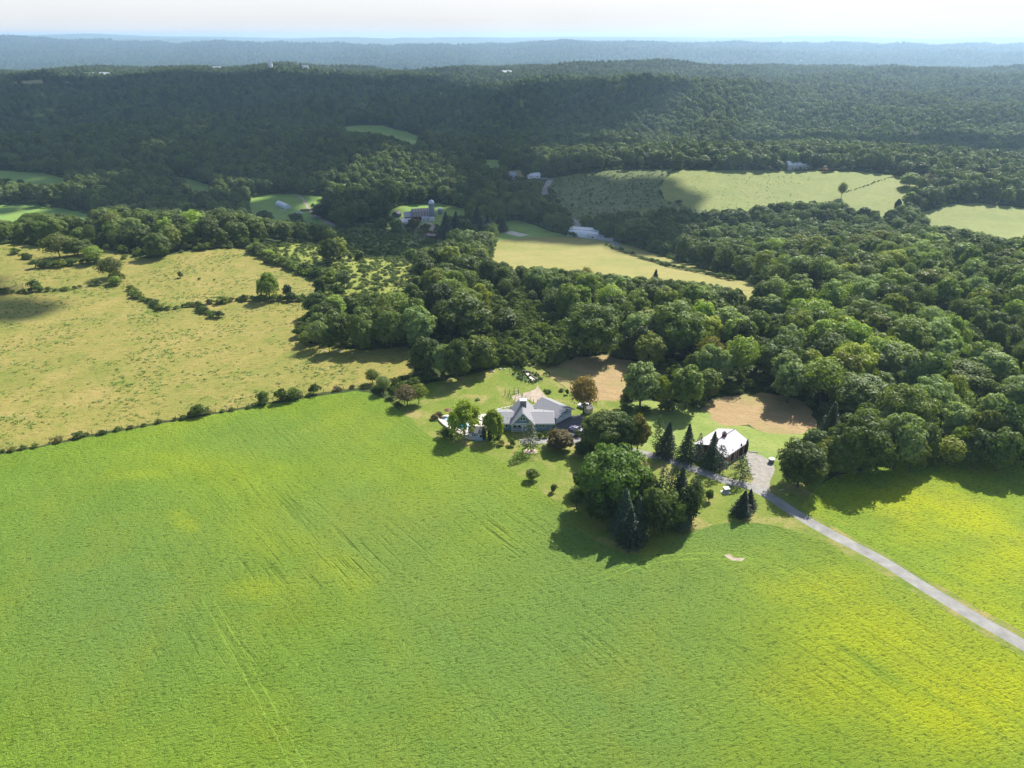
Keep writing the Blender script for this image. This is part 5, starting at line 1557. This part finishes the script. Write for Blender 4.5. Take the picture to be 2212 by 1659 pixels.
P = unproj([c8(75, 760), c8(90, 790), c8(150, 850), c8(250, 915), c8(350, 965), c8(430, 1010), c8(500, 1042), c8(580, 1050), c8(700, 1046)]); o = Vector(P[0])
mb = MB()
for a, b in zip(P[:-1], P[1:]): mb.bar(Vector(a) - o + Vector((0, 0, .25)), Vector(b) - o + Vector((0, 0, .25)), .35, .6)
bw = mb.build('border_wall', solid('pale_stone_wall', (.55, .48, .38), .9, .2), None); bw.location = o; tag(bw, 'curved low pale wall round the pool terrace', 'wall')
sp_ = U(*c8(615, 1035))
shed = empty('pool_shed', tuple(sp_), -.04, 'small white shed with grey roof and two round wreaths below the willow', 'shed')
mb = MB(); mb.box(-2.1, 2.1, 0, 3.2, -.1, 2.0)
for xx in (-2.1, 2.0): mb.slab([(xx, 0, 2.0), (xx, 3.2, 2.0), (xx, 1.6, 3.1)], (1, 0, 0), .1)
mb.build('wall', M_SHEDW, shed)
mb = MB(); gable_roof(mb, -2.1, 2.1, 0, 3.2, 2.05, 1.15, .12, 'x', .3); mb.build('roof', M_SHEDR, shed)
for x in (-.75, .1):
    mb = MB(); pts = [(x + .38 * math.cos(a), -.08, 1.25 + .38 * math.sin(a)) for a in np.linspace(0, 2 * math.pi, 17)]
    mb.tube(pts, .11, 6, False); mb.build('wreath', M_BLACK, shed)
MB().box(1.15, 1.85, -.04, -.004, .05, 1.3).build('door', M_DARK, shed)
tp = U(*c8(655, 1050))
o = MB().lathe([(.0, 0), (1.2, 0), (1.2, .2), (0, .22)], 14, sx=1.4, sy=.6).build('blue_tarp', solid('tarp', (.25, .4, .6), .5)); o.location = tp; tag(o, 'flat blue cover lying on the ground in front of the pool shed', 'cover')
ds = U(*c8(210, 705))
e = empty('parasol', tuple(ds), 0, 'dark red parasol at the far end of the pool', 'parasol')
MB().tube([(0, 0, 0), (0, 0, 2.3)], .04, 6).build('pole', M_TRIM, e); MB().lathe([(1.1, 1.95), (1.12, 2.0), (.0, 2.4), (.0, 2.45)], 10).build('canopy', solid('dark_red_cloth', (.12, .03, .03)), e)
lounger = None
for i, q in enumerate([c8(620, 790), c8(680, 760), c8(740, 735), c8(300, 690)]):
    p = U(*q); e = empty('pool_lounger', tuple(p), .3 + i * .2, 'white lounger standing on the pool terrace', 'lounger', 'loungers on the pool terrace')
    MB().box(-.35, .35, -.9, .5, .3, .38).build('seat', M_TRIM, e); MB().slab([(-.35, .5, .34), (.35, .5, .34), (.35, 1.05, .8), (-.35, 1.05, .8)], (0, -.6, 1), .06).build('backrest', M_TRIM, e)
    for x in (-.3, .3):
        for y in (-.8, .4): MB().box(x - .03, x + .03, y - .03, y + .03, 0, .298).build('leg', M_TRIM, e)

# ------------------------------------------------------------------ cars, boxes
def car(p, rz, body, label, kind='sedan', L=4.5):
    e = empty('parked_car', tuple(p), rz, label, 'car')
    w2 = .88; l2 = L / 2
    # body profile along x, lofted
    if kind == 'sedan': prof = [(-l2, .35, .75), (-l2 + .1, .3, .9), (-l2 + .9, .3, .98), (l2 - 1.2, .3, .95), (l2 - .15, .3, .8), (l2, .38, .6)]
    else: prof = [(-l2, .4, .95), (-l2 + .1, .35, 1.1), (l2 - 1.3, .35, 1.08), (l2 - .15, .35, .98), (l2, .42, .7)]
    mb = MB(); rings = []
    for x, z0, z1 in prof:
        n = len(mb.v); k = .95 if abs(x) > l2 - .05 else 1
        mb.v += [(x, -w2 * k, z0), (x, w2 * k, z0), (x, w2 * k, z1 - .12), (x, w2 * k * .93, z1), (x, -w2 * k * .93, z1), (x, -w2 * k, z1 - .12)]; rings.append(n)
    for a, b in zip(rings[:-1], rings[1:]):
        for i in range(6): mb.f.append([a + i, a + (i + 1) % 6, b + (i + 1) % 6, b + i])
    mb.f.append([rings[0] + i for i in range(6)][::-1]); mb.f.append([rings[-1] + i for i in range(6)])
    mb.build('body', body, e)
    if kind == 'sedan': cx = (-1.5, -.9, .45, 1.15); zt = 1.42; zb = .95
    elif kind == 'pickup': cx = (-.3, -.15, .8, 1.3); zt = 1.75; zb = 1.08
    else: cx = (-l2 + .15, -l2 + .5, .6, 1.2); zt = 1.75; zb = 1.08
    mb = MB(); mb.hexa([(cx[0], -.8, zb), (cx[3], -.8, zb), (cx[3], .8, zb), (cx[0], .8, zb), (cx[1], -.66, zt - .06), (cx[2], -.66, zt - .06), (cx[2], .66, zt - .06), (cx[1], .66, zt - .06)])
    mb.build('window', M_GLASS, e)
    MB().box(cx[1], cx[2], -.66, .66, zt - .056, zt).build('car_roof', body, e)
    for x in (-l2 + .85, l2 - .85):
        for s in (-1, 1):
            wh = MB().tube([(x, s * (w2 - .17), .33), (x, s * (w2 + .03), .33)], .33, 12).build('wheel', M_BLACK, e)
            MB().tube([(x, s * (w2 + .02), .33), (x, s * (w2 + .045), .33)], .19, 10).build('rim', M_TRIM, wh)
    for s in (-1, 1): MB().box(l2 - .06, l2 + .01, s * .68 - .14, s * .68 + .14, .58, .72).build('headlight', M_TRIM, e)
    return e
car(U(*c8(2062, 925)), R(-35), solid('silver_lilac_paint', (.55, .5, .66), .25, .03, metal=.3, spec=.6), 'silver lilac car parked on the sunny end of the garage apron')
car(U(*c1(1530, 560)), R(160), solid('white_paint', (.75, .75, .76), .3, .03), 'white car parked behind the rusty orange tree', 'suv')
p = U(*c1(1562, 600))
e = empty('garden_shed', tuple(p), .5, 'small tan shed with dark roof behind the rusty orange tree', 'shed')
mb = MB().box(-1.1, 1.1, -.9, .9, -.1, 1.8); mb.build('wall', M_BEIGE, e); mb = MB(); gable_roof(mb, -1.1, 1.1, -.9, .9, 1.83, .6, .08, 'x', .2); mb.build('roof', M_SHEDR, e)
p = U(*c9(985, 1250))
e = empty('utility_box', tuple(p), .15, 'pale green utility box on a pad beside the drive', 'utility box')
MB().box(-.65, .65, -.6, .6, .05, 1.25).build('cabinet', solid('box_grey', (.28, .32, .33), .5), e); MB().box(-.75, .75, -.7, .7, 1.254, 1.36).build('lid', M_WHITEB, e); MB().box(-1.3, 1.1, -1.0, .9, -.1, .046).build('pad', MAT_CONC, e)
p = U(*c9(1735, 760))
e = empty('waste_container', tuple(p), .3, 'dark round tank with pale lid at the edge of the gravel yard', 'container')
MB().lathe([(.75, -.1), (.8, 1.2)], 14).build('tank', solid('tank_grey', (.12, .13, .15), .6), e); MB().lathe([(.82, 1.204), (.85, 1.3), (.35, 1.42)], 14).build('lid', M_WHITEB, e)
p = U(*c9(1900, 1225)); o = MB().tube([(-.8, 0, .12), (.8, .3, .12)], .1, 7).build('fallen_log', solid('pale_log', (.6, .52, .42))); o.location = p; tag(o, 'pale cut log lying under the yard tree', 'log')
p = U(*c9(1435, 585)); 
for i in range(4):
    o = bpy.data.objects.new('boulder', rm); link(o); o.location = (p[0] + i * .7 - 1, p[1] - .1 * i, 0); o.scale = (.9, .6, .6); tag(o, 'dark rock in the heap at the end of the barn wall', 'boulder', 'rock heap by the barn'); o.color = (.3, .3, .3, 1)

# ------------------------------------------------------------------ red barn with white metal roof
rbk = U(*c9(1315, 575)); rfr = U(*c9(935, 835))
a_ = np.array(rfr[:2]); b_ = np.array(rbk[:2])
BL = float(np.linalg.norm(b_ - a_)); ang = math.atan2(b_[1] - a_[1], b_[0] - a_[0])
BL = min(max(BL, 11.5), 15)
bs = b_ - np.array([math.cos(ang), math.sin(ang)]) * BL
barn = empty('barn', (bs[0], bs[1], 0), ang, 'dark red barn with a pale ribbed metal roof and two cupolas behind the drive conifers', 'barn')
BW = 9.6; EV = 3.5; RS = 1.75
mb = MB(); mb.box(0, BL, 0, BW, -.3, EV)
for xx in (0.0, BL - .15): mb.slab([(xx, 0, EV), (xx, BW, EV), (xx, BW / 2, EV + RS - .06)], (1, 0, 0), .15)
mb.build('wall', M_RED, barn)
mr_ = striped('barn_roof_metal', (.50, .465, .495), (.38, .345, .375), 0, .7, .8, .14, noise=.1)
mb = MB(); gable_roof(mb, 0, BL, 0, BW, EV + .03, RS, .14, 'x', .35); mb.build('roof', mr_, barn)
MB().box(-.4, BL + .4, BW / 2 - .12, BW / 2 + .12, EV + RS + .17, EV + RS + .23).build('ridge_cap', M_DARK, barn)
for k, x in enumerate((BL * .22, BL * .58)):
    cu = MB().box(x - .5, x + .5, BW / 2 - .5, BW / 2 + .5, EV + RS - .1, EV + RS + 1.05).build('cupola', M_RED, barn)
    MB().lathe([(.85, EV + RS + 1.054), (.86, EV + RS + 1.1), (.05, EV + RS + 1.75)], 4, (x, BW / 2)).build('cupola_roof', M_SHEDR, cu)
    MB().tube([(x, BW / 2, EV + RS + 1.7), (x, BW / 2, EV + RS + 2.4)], .03, 5).build('weather_vane', M_DARK, cu)
for x in (1.6, 4.7, 7.8, 10.6):
    if x + 1.2 > BL: continue
    f = MB().box(x, x + 1.9, -.05, -.003, .05, 2.9).build('barn_door', M_RED, barn)
    mb = MB()
    for q in (x, x + .9, x + 1.8): mb.box(q, q + .1, -.09, -.054, .05, 2.9)
    mb.box(x, x + 1.9, -.12, -.094, 2.8, 2.95); mb.box(x, x + 1.9, -.12, -.094, .05, .17)
    mb.build('door_trim', M_TRIM, f)
MB().box(-.36, BL + .36, -.42, -.36, EV - .22, EV - .04).build('fascia', M_TRIM, barn)
window(barn, -.0, BW / 2, 2.3, 1.1, 1.1, (-1, 0))

# ------------------------------------------------------------------ valley farm
def block(name, p, rz, wx, wy, ev, rise, wall, roof, label, cat, axis='x', wins=(), mono=False, group=None):
    e = empty(name, (p[0], p[1], float(H(p[0], p[1]))), rz, label, cat, group)
    mb = MB(); mb.box(-wx / 2, wx / 2, 0, wy, -1.5, ev)
    if axis == 'x':
        for xx in (-wx / 2, wx / 2 - .2): mb.slab([(xx, 0, ev), (xx, wy, ev), (xx, wy / 2, ev + rise - .05)], (1, 0, 0), .2)
    else:
        for yy in (0, wy - .2): mb.slab([(-wx / 2, yy, ev), (wx / 2, yy, ev), (0, yy, ev + rise - .05)], (0, 1, 0), .2)
    mb.build('wall', wall, e)
    mb = MB(); gable_roof(mb, -wx / 2, wx / 2, 0, wy, ev + .03, rise, .2, axis, .4); mb.build('roof', roof, e)
    for x, z, w_, h_ in wins: window(e, x, 0, z, w_, h_, panes=1)
    return e
p = U(*c5(1490, 588)); q = U(*c5(1640, 575))
ang = math.atan2(q[1] - p[1], q[0] - p[0]); ang = .22
fb = empty('gambrel_barn', (p[0], p[1], float(H(p[0], p[1]))), ang, 'red gambrel barn with rust streaked grey roof beside the silo in the valley', 'barn')
BLn = 19.0; Wd = 11.0
prof = [(0, 4.2), (1.5, 7.6), (Wd / 2, 9.6), (Wd - 1.5, 7.6), (Wd, 4.2)]
mb = MB(); mb.box(0, BLn, 0, Wd, -2, 4.2)
for xx in (0, BLn - .3): mb.slab([(xx, y, z) for y, z in prof], (1, 0, 0), .3)
mb.build('wall', M_RED, fb)
for k in range(4):
    (y0, z0), (y1, z1) = prof[k], prof[k + 1]
    if k == 0: y0 -= .3; z0 -= .6
    if k == 3: y1 += .3; z1 -= .6
    nrm = Vector((0, -(z1 - z0), (y1 - y0)))
    MB().slab([(-.5, y0, z0), (BLn + .5, y0, z0), (BLn + .5, y1, z1), (-.5, y1, z1)], nrm, .2 + .004 * k).build('roof_slope', M_RUST if k < 2 else M_METALG, fb)
mb = MB(); mb.bar((-.1, Wd / 2, 6.8), (-.1, Wd / 2 - 1.6, 4.6), .15, .2); mb.bar((-.12, Wd / 2, 6.8), (-.12, Wd / 2 + 1.6, 4.6), .15, .2); mb.box(-.12, -.01, 2, 9, .2, .4); mb.box(-.16, -.01, Wd / 2 - 1.2, Wd / 2 + 1.2, 0, 3.2); mb.build('door_trim', M_TRIM, fb)
wing = MB(); wing.box(-7, -.6, 2, 10, -2, 3.6); wing.build('side_wing', M_RED, fb)
wing = MB(); gable_roof(wing, -7, -.95, 2, 10, 3.63, 3.6, .2, 'x', .3); wing.build('wing_roof', M_METALG, fb)
lt = MB(); lt.box(8, 17, -4.6, -.1, -2, 2.6); lt.build('lean_to', M_WHITEB, fb)
lt = MB(); lt.slab([(7.8, -5, 2.65), (17.2, -5, 2.65), (17.2, -.12, 3.6), (7.8, -.12, 3.6)], (0, -.2, 1), .15); lt.build('lean_to_roof', M_METALG, fb)
window(fb, 9.6, -4.6, .9, 1.4, 1.0, panes=1); window(fb, 13, -4.6, .9, 1.4, 1.0, panes=1)
p = U(*c5(1650, 578)); si = empty('silo', (p[0], p[1], float(H(p[0], p[1]))), 0, 'tall grey silo with pale domed cap beside the red gambrel barn', 'silo')
MB().lathe([(2.6, -2), (2.6, 14.8)], 20).build('silo_wall', M_SILO, si, True)
MB().lathe([(2.75, 14.8), (2.7, 15.3), (2.4, 16.3), (1.7, 17.3), (.8, 17.9), (.1, 18.05)], 20).build('dome', M_DOME, si, True)
mb = MB(); mb.bar((-2.75, -.4, 0), (-2.75, -.4, 15), .1, .1); mb.bar((-2.75, .2, 0), (-2.75, .2, 15), .1, .1)
for k in range(20): mb.bar((-2.75, -.4, .7 * k + .5), (-2.75, .2, .7 * k + .5), .06, .06)
mb.build('ladder', M_TRIM, si)
MB().box(-1, 2.5, -5.2, -2.7, -2, 3.2).build('feed_room', M_WHITEB, si)
p = U(*c5(1718, 530)); si2 = empty('grain_bin', (p[0], p[1], float(H(p[0], p[1]))), 0, 'short grey bin with domed cap right of the tall silo', 'silo')
MB().lathe([(2.2, -2), (2.2, 4)], 16).build('bin_wall', M_SILO, si2, True); MB().lathe([(2.35, 4), (2.1, 4.9), (1.3, 5.6), (.1, 5.9)], 16).build('dome', M_DOME, si2, True)
block('farm_shed', U(*c5(1345, 560)), R(-15), 6.5, 6, 3.2, 1.8, solid('dark_boards', (.03, .04, .06)), M_RUST, 'small dark gabled shed with white doors left of the gambrel barn', 'shed', 'y', [(-1.2, .3, 1.2, 2), (1.2, .3, 1.2, 2)])
block('farm_house', U(*c5(1440, 630)), R(20), 9, 7, 3.5, 2.4, M_WHITEB, M_METALG, 'pale roofed farm house among trees below the gambrel barn', 'house', 'x', [(-2.5, 1, 1, 1.3), (1, 1, 1, 1.3)])
block('red_outbuilding', U(*c5(1640, 735)), R(-25), 8, 4, 2.4, 1.0, M_RED, M_RUST, 'long low red outbuilding by the farm track', 'shed', 'x', [(-2, .8, 1, 1)])
block('red_outbuilding', U(*c5(1605, 715)), R(10), 2.5, 2.5, 2.6, 1.0, solid('orange_red_boards', (.4, .1, .05)), M_RED, 'tiny orange red hut at the end of the farm track', 'shed')
block('white_shed', U(*c5(1910, 620)), R(-30), 8, 6, 2.6, 1.6, M_WHITEB, M_WHITEB, 'white roofed shed between the two dark conifer groups at the farm', 'shed', 'x', [(0, .6, 1.4, 1.2)])
# greenhouses
def hoop(p, rz, L, Wd, label, group=None):
    e = empty('hoop_house', (p[0], p[1], float(H(p[0], p[1]))), rz, label, 'greenhouse', group)
    mb = MB(); n = 10; rings = []
    for x in (0, L):
        i0 = len(mb.v)
        for k in range(n + 1):
            a = math.pi * k / n; mb.v.append((x, -math.cos(a) * Wd / 2, -.6 + math.sin(a) * Wd * .55 + .4))
        rings.append(i0)
    for k in range(n): mb.f.append([rings[0] + k, rings[0] + k + 1, rings[1] + k + 1, rings[1] + k])
    for r_ in rings: mb.f.append([r_ + k for k in range(n + 1)])
    mb.build('film_cover', M_POLY, e)
    for j in range(5):
        x = -.02 + (L + .04) * j / 4; pts = [(x, -math.cos(math.pi * k / n) * (Wd / 2 + .06), -.2 + math.sin(math.pi * k / n) * (Wd * .55 + .06)) for k in range(n + 1)]
        MB().tube(pts, .07, 4, False).build('hoop', M_TRIM, e)
    MB().box(-.05, -.03, -1, 1, 0, 2.2).build('door', M_DARK, e)
g0 = U(*c5(375, 452)); hoop(g0, R(-50), 13, 7, 'left white hoop greenhouse on the shaded valley field', 'hoop greenhouses in the valley')
g0 = U(*c5(415, 470)); hoop(g0, R(-50), 11, 7, 'right white hoop greenhouse on the shaded valley field', 'hoop greenhouses in the valley')
p = U(*c5(548, 527)); car(p, R(170), solid('white_paint', (.75, .75, .76)), 'white pickup parked on the valley field below the greenhouses', 'pickup', 5.2)
p = U(*c5(598, 500)); o = MB().lathe([(0, .0), (5.2, 0), (5.0, .5), (0, .6)], 16, sx=1, sy=.8).build('compost_heap', solid('dark_compost', (.03, .022, .02), .9)); o.location = p; tag(o, 'dark round heap right of the greenhouses on the valley field', 'heap')
p = U(*c5(410, 505)); o = MB().slab([(-5, 3, 0), (3, -3.5, 0), (5.5, -2.5, 0), (-3, 4, 0)], (0, 0, 1), .25).build('seed_bed', MAT_DIRT); o.location = p; tag(o, 'pale dug strip below the hoop greenhouses', 'garden bed')
# white farm buildings by the pale field
e = hoop(U(*c6(850, 705)), R(-22), 26, 9, 'long white hoop greenhouse at the far edge of the pale field')
block('white_barn', U(*c6(975, 700)), R(-18), 26, 9, 3.8, .9, M_WHITEB, M_WHITEB, 'white flat roofed barn behind the long greenhouse by the pale field', 'barn', 'x', [(8, 1, 2, 2)])
block('grey_shed', U(*c6(1065, 738)), R(-18), 14, 6, 2.4, .7, M_SHEDW, M_METALG, 'low grey shed at the right end of the white farm buildings', 'shed', 'x', [(-2, .6, 1.5, 1)])
block('grey_shed', U(*c6(1150, 752)), R(-12), 12, 3.5, 1.2, .5, M_SHEDW, M_METALG, 'very low grey shelter right of the white farm buildings', 'shed')
# distant houses
hs_ = [(c6(560, 235), R(15), 14, 7, 3, 2.2, M_WHITEB, M_WHITEB, 'white roofed house by the country road in the valley'), (c6(375, 240), R(-30), 8, 7, 4, 3, M_WHITEB, M_METALG, 'white gabled house among trees left of the valley crossroads'),
       (c6(545, 345), R(40), 9, 5, 2.5, 1.5, M_BEIGE, M_WHITEB, 'small house with pale roof below the valley crossroads'), (c6(197, 210), 0, 4, 4, 3, 2.5, M_WHITEB, M_WHITEB, 'tiny white gable showing above the valley trees'),
       (c7(325, 302), R(4), 19, 9, 5.0, 3.2, M_METALG, M_WHITEB, 'long grey building with bright roof on top of the hill field'), (c7(400, 298), R(4), 6, 5, 3, 1.5, M_METALG, M_METALG, 'small annexe right of the hilltop building')]
for q, rz, wx, wy, ev, ri, mw, mrr, lab in hs_:
    block('distant_house', U(*q), rz, wx, wy, ev, ri, mw, mrr, lab, 'house', 'x', [(-wx * .25, 1, 1.2, 1.2), (wx * .25, 1, 1.2, 1.2)])
fh = [(cD(1067, 330), 34, 12, 9, 'bright white house far away in the forest right of centre'), (cC(1758, 300), 10, 6, 26, 'thin white steeple far away above the dark forest'), (cC(1410, 312), 24, 12, 12, 'white house far away at the top of the dark hillside'),
      (cC(680, 350), 26, 12, 10, 'pale roofed house far away on the left ridge'), (cC(580, 343), 26, 10, 7, 'long white house far away on the left ridge'), (cC(1980, 312), 16, 10, 12, 'white gable far away right of the steeple'), (cD(1400, 258), 40, 15, 12, 'beige house far away by the dark knoll')]
for q, wx, wy, h_, lab in fh:
    g0 = U(*q); z = float(H(g0[0], g0[1])); 
    e = empty('distant_house', (g0[0], g0[1], z + 10), 0, lab, 'house'); MB().box(-wx / 2, wx / 2, 0, wy, -14, h_ * .6).build('wall', M_WHITEB, e)
    mb = MB(); gable_roof(mb, -wx / 2, wx / 2, 0, wy, h_ * .6 + .05, h_ * .5, .3, 'x', .5); mb.build('roof', M_WHITEB, e)
# utility poles by the road
for i, (q, hh, lab) in enumerate([(c6(768, 685), 11, 'utility pole standing left of the white farm buildings'), (c6(355, 600), 11, 'utility pole by the dark conifers left of the concrete pad'), (c7(135, 300), 12, 'utility pole left of the hilltop building')]):
    g0 = U(*q); e = empty('utility_pole', tuple(g0), 0, lab, 'pole', None)
    MB().tube([(0, 0, -1), (0, 0, hh)], [.2, .13], 7).build('pole', M_WOOD, e); MB().box(-1.2, 1.2, -.08, .08, hh - 1, hh - .85).build('crossarm', M_WOOD, e)
# weathered dead snag among the right group
p = U(*c3(1480, 1010)); e = empty('dead_tree', tuple(p), 0, 'bare grey dead tree behind the yellow green tree by the east field', 'tree')
mb = MB(); mb.tube([(0, 0, 0), (.3, 0, 5), (.8, .2, 10)], [.3, .2, .05], 7)
for i in range(14):
    a = rnd.uniform(0, 6.28); z = rnd.uniform(3, 9.5); L = rnd.uniform(1.5, 3.5); mb.tube([(.05 * z, 0, z), (.05 * z + math.cos(a) * L, math.sin(a) * L, z + L * .5)], [.09, .02], 4, False)
mb.build('trunk', solid('dead_wood', (.32, .29, .26)), e)

# ------------------------------------------------------------------ clouds (outside the air box, between sun and hills)
M_CLOUD = solid('cloud_white', (.85, .86, .88), 1, .03, .01)
def ico(n=2):
    import bmesh
    bm = bmesh.new(); bmesh.ops.create_icosphere(bm, subdivisions=n, radius=1)
    v = np.array([q.co[:] for q in bm.verts]); f = np.array([[w_.index for w_ in q.verts] for q in bm.faces]); bm.free(); return v, f
IV, IF = ico(2)
def cloud(pts, sp, base, label, rag=1.0):
    poly = W(pts)
    x0, y0 = poly.min(0); x1, y1 = poly.max(0)
    nx_ = int((x1 - x0) / sp) + 2; ny_ = int((y1 - y0) / sp) + 2
    X, Y = np.meshgrid(x0 + np.arange(nx_) * sp, y0 + np.arange(ny_) * sp)
    P = np.stack([X.ravel(), Y.ravel()], 1) + RG.uniform(-.4, .4, (X.size, 2)) * sp
    P = P[pip(P[:, 0] + wav(P[:, 0], P[:, 1], 150, 4, 6) * 30 * rag, P[:, 1] + wav(P[:, 0], P[:, 1], 130, 4, 16) * 40 * rag, poly)]
    n = len(P); s = sp * RG.uniform(.55, 1.05, n)
    t = (base + RG.uniform(-1, 1, n) * sp * .4 - H(P[:, 0], P[:, 1])) / SUNV.z
    C = np.column_stack([P, H(P[:, 0], P[:, 1])]) + t[:, None] * np.array(SUNV)
    V = IV[None] * s[:, None, None] * np.array([1, 1, .55]) + C[:, None] ; V = V + RG.normal(size=V.shape) * s[:, None, None] * .06
    F = IF[None] + (np.arange(n) * len(IV))[:, None, None]
    me = np_mesh('cloud', V.reshape(-1, 3), F.ravel(), np.full(n * len(IF), 3), M_CLOUD, True)
    o = bpy.data.objects.new('cloud', me); link(o); tag(o, label, 'cloud', kind='structure')
cloud([(-500, 480), (0, 470), (300, 480), (560, 500), (700, 515), (760, 548), (860, 552), (1010, 525), (1075, 512), (1110, 515), (1300, 520), (1370, 545), (1440, 540), (1430, 505), (1480, 470), (1500, 430), (1452, 395), (1340, 385),
       (1190, 380), (1130, 355), (1000, 352), (960, 375), (1000, 430), (1015, 470), (930, 470), (840, 478), (810, 455), (700, 445), (560, 432), (330, 448), (290, 430), (190, 438), (90, 448), (0, 448), (-500, 440)], 26, 1250, 'white cumulus cloud shading the valley farm')
cloud([(-700, 400), (0, 410), (100, 415), (330, 425), (520, 405), (640, 385), (800, 372), (860, 356), (930, 345), (1130, 345), (1250, 350), (1330, 330), (1250, 305), (1290, 282), (1400, 245), (1440, 205), (1280, 194), (1150, 205), (1050, 218), (990, 212), (960, 200), (930, 180), (700, 172), (560, 176),
       (400, 170), (200, 182), (0, 180), (-700, 180)], 60, 1350, 'broad white cumulus cloud shading the left hillside')
cloud([(-400, 618), (0, 620), (120, 640), (60, 690), (0, 700), (-400, 705)], 14, 900, 'small torn cloud shading the left end of the pasture', .3)
cloud([(1480, 340), (1600, 335), (1800, 330), (2000, 345), (2300, 350), (2300, 330), (2000, 318), (1700, 318), (1500, 325)], 40, 1200, 'thin strip of cloud shading the wood behind the hill field')

# ------------------------------------------------------------------ haze
mh, nth = newmat('haze_air'); g = NT(nth)
o = g.n('ShaderNodeOutputMaterial'); v = g.n('ShaderNodeVolumePrincipled')
v.inputs['Color'].default_value = (.50, .73, 1.0, 1)
v.inputs['Density'].default_value = 9e-5
v.inputs['Anisotropy'].default_value = .35
g.l(v.outputs[0], o.inputs['Volume'])
HZ = MB().box(-19000, 19000, -18500, 19000, -260, 150).build('haze', mh)
tag(HZ, 'thin blue haze filling the air over the hills', 'haze', kind='stuff')
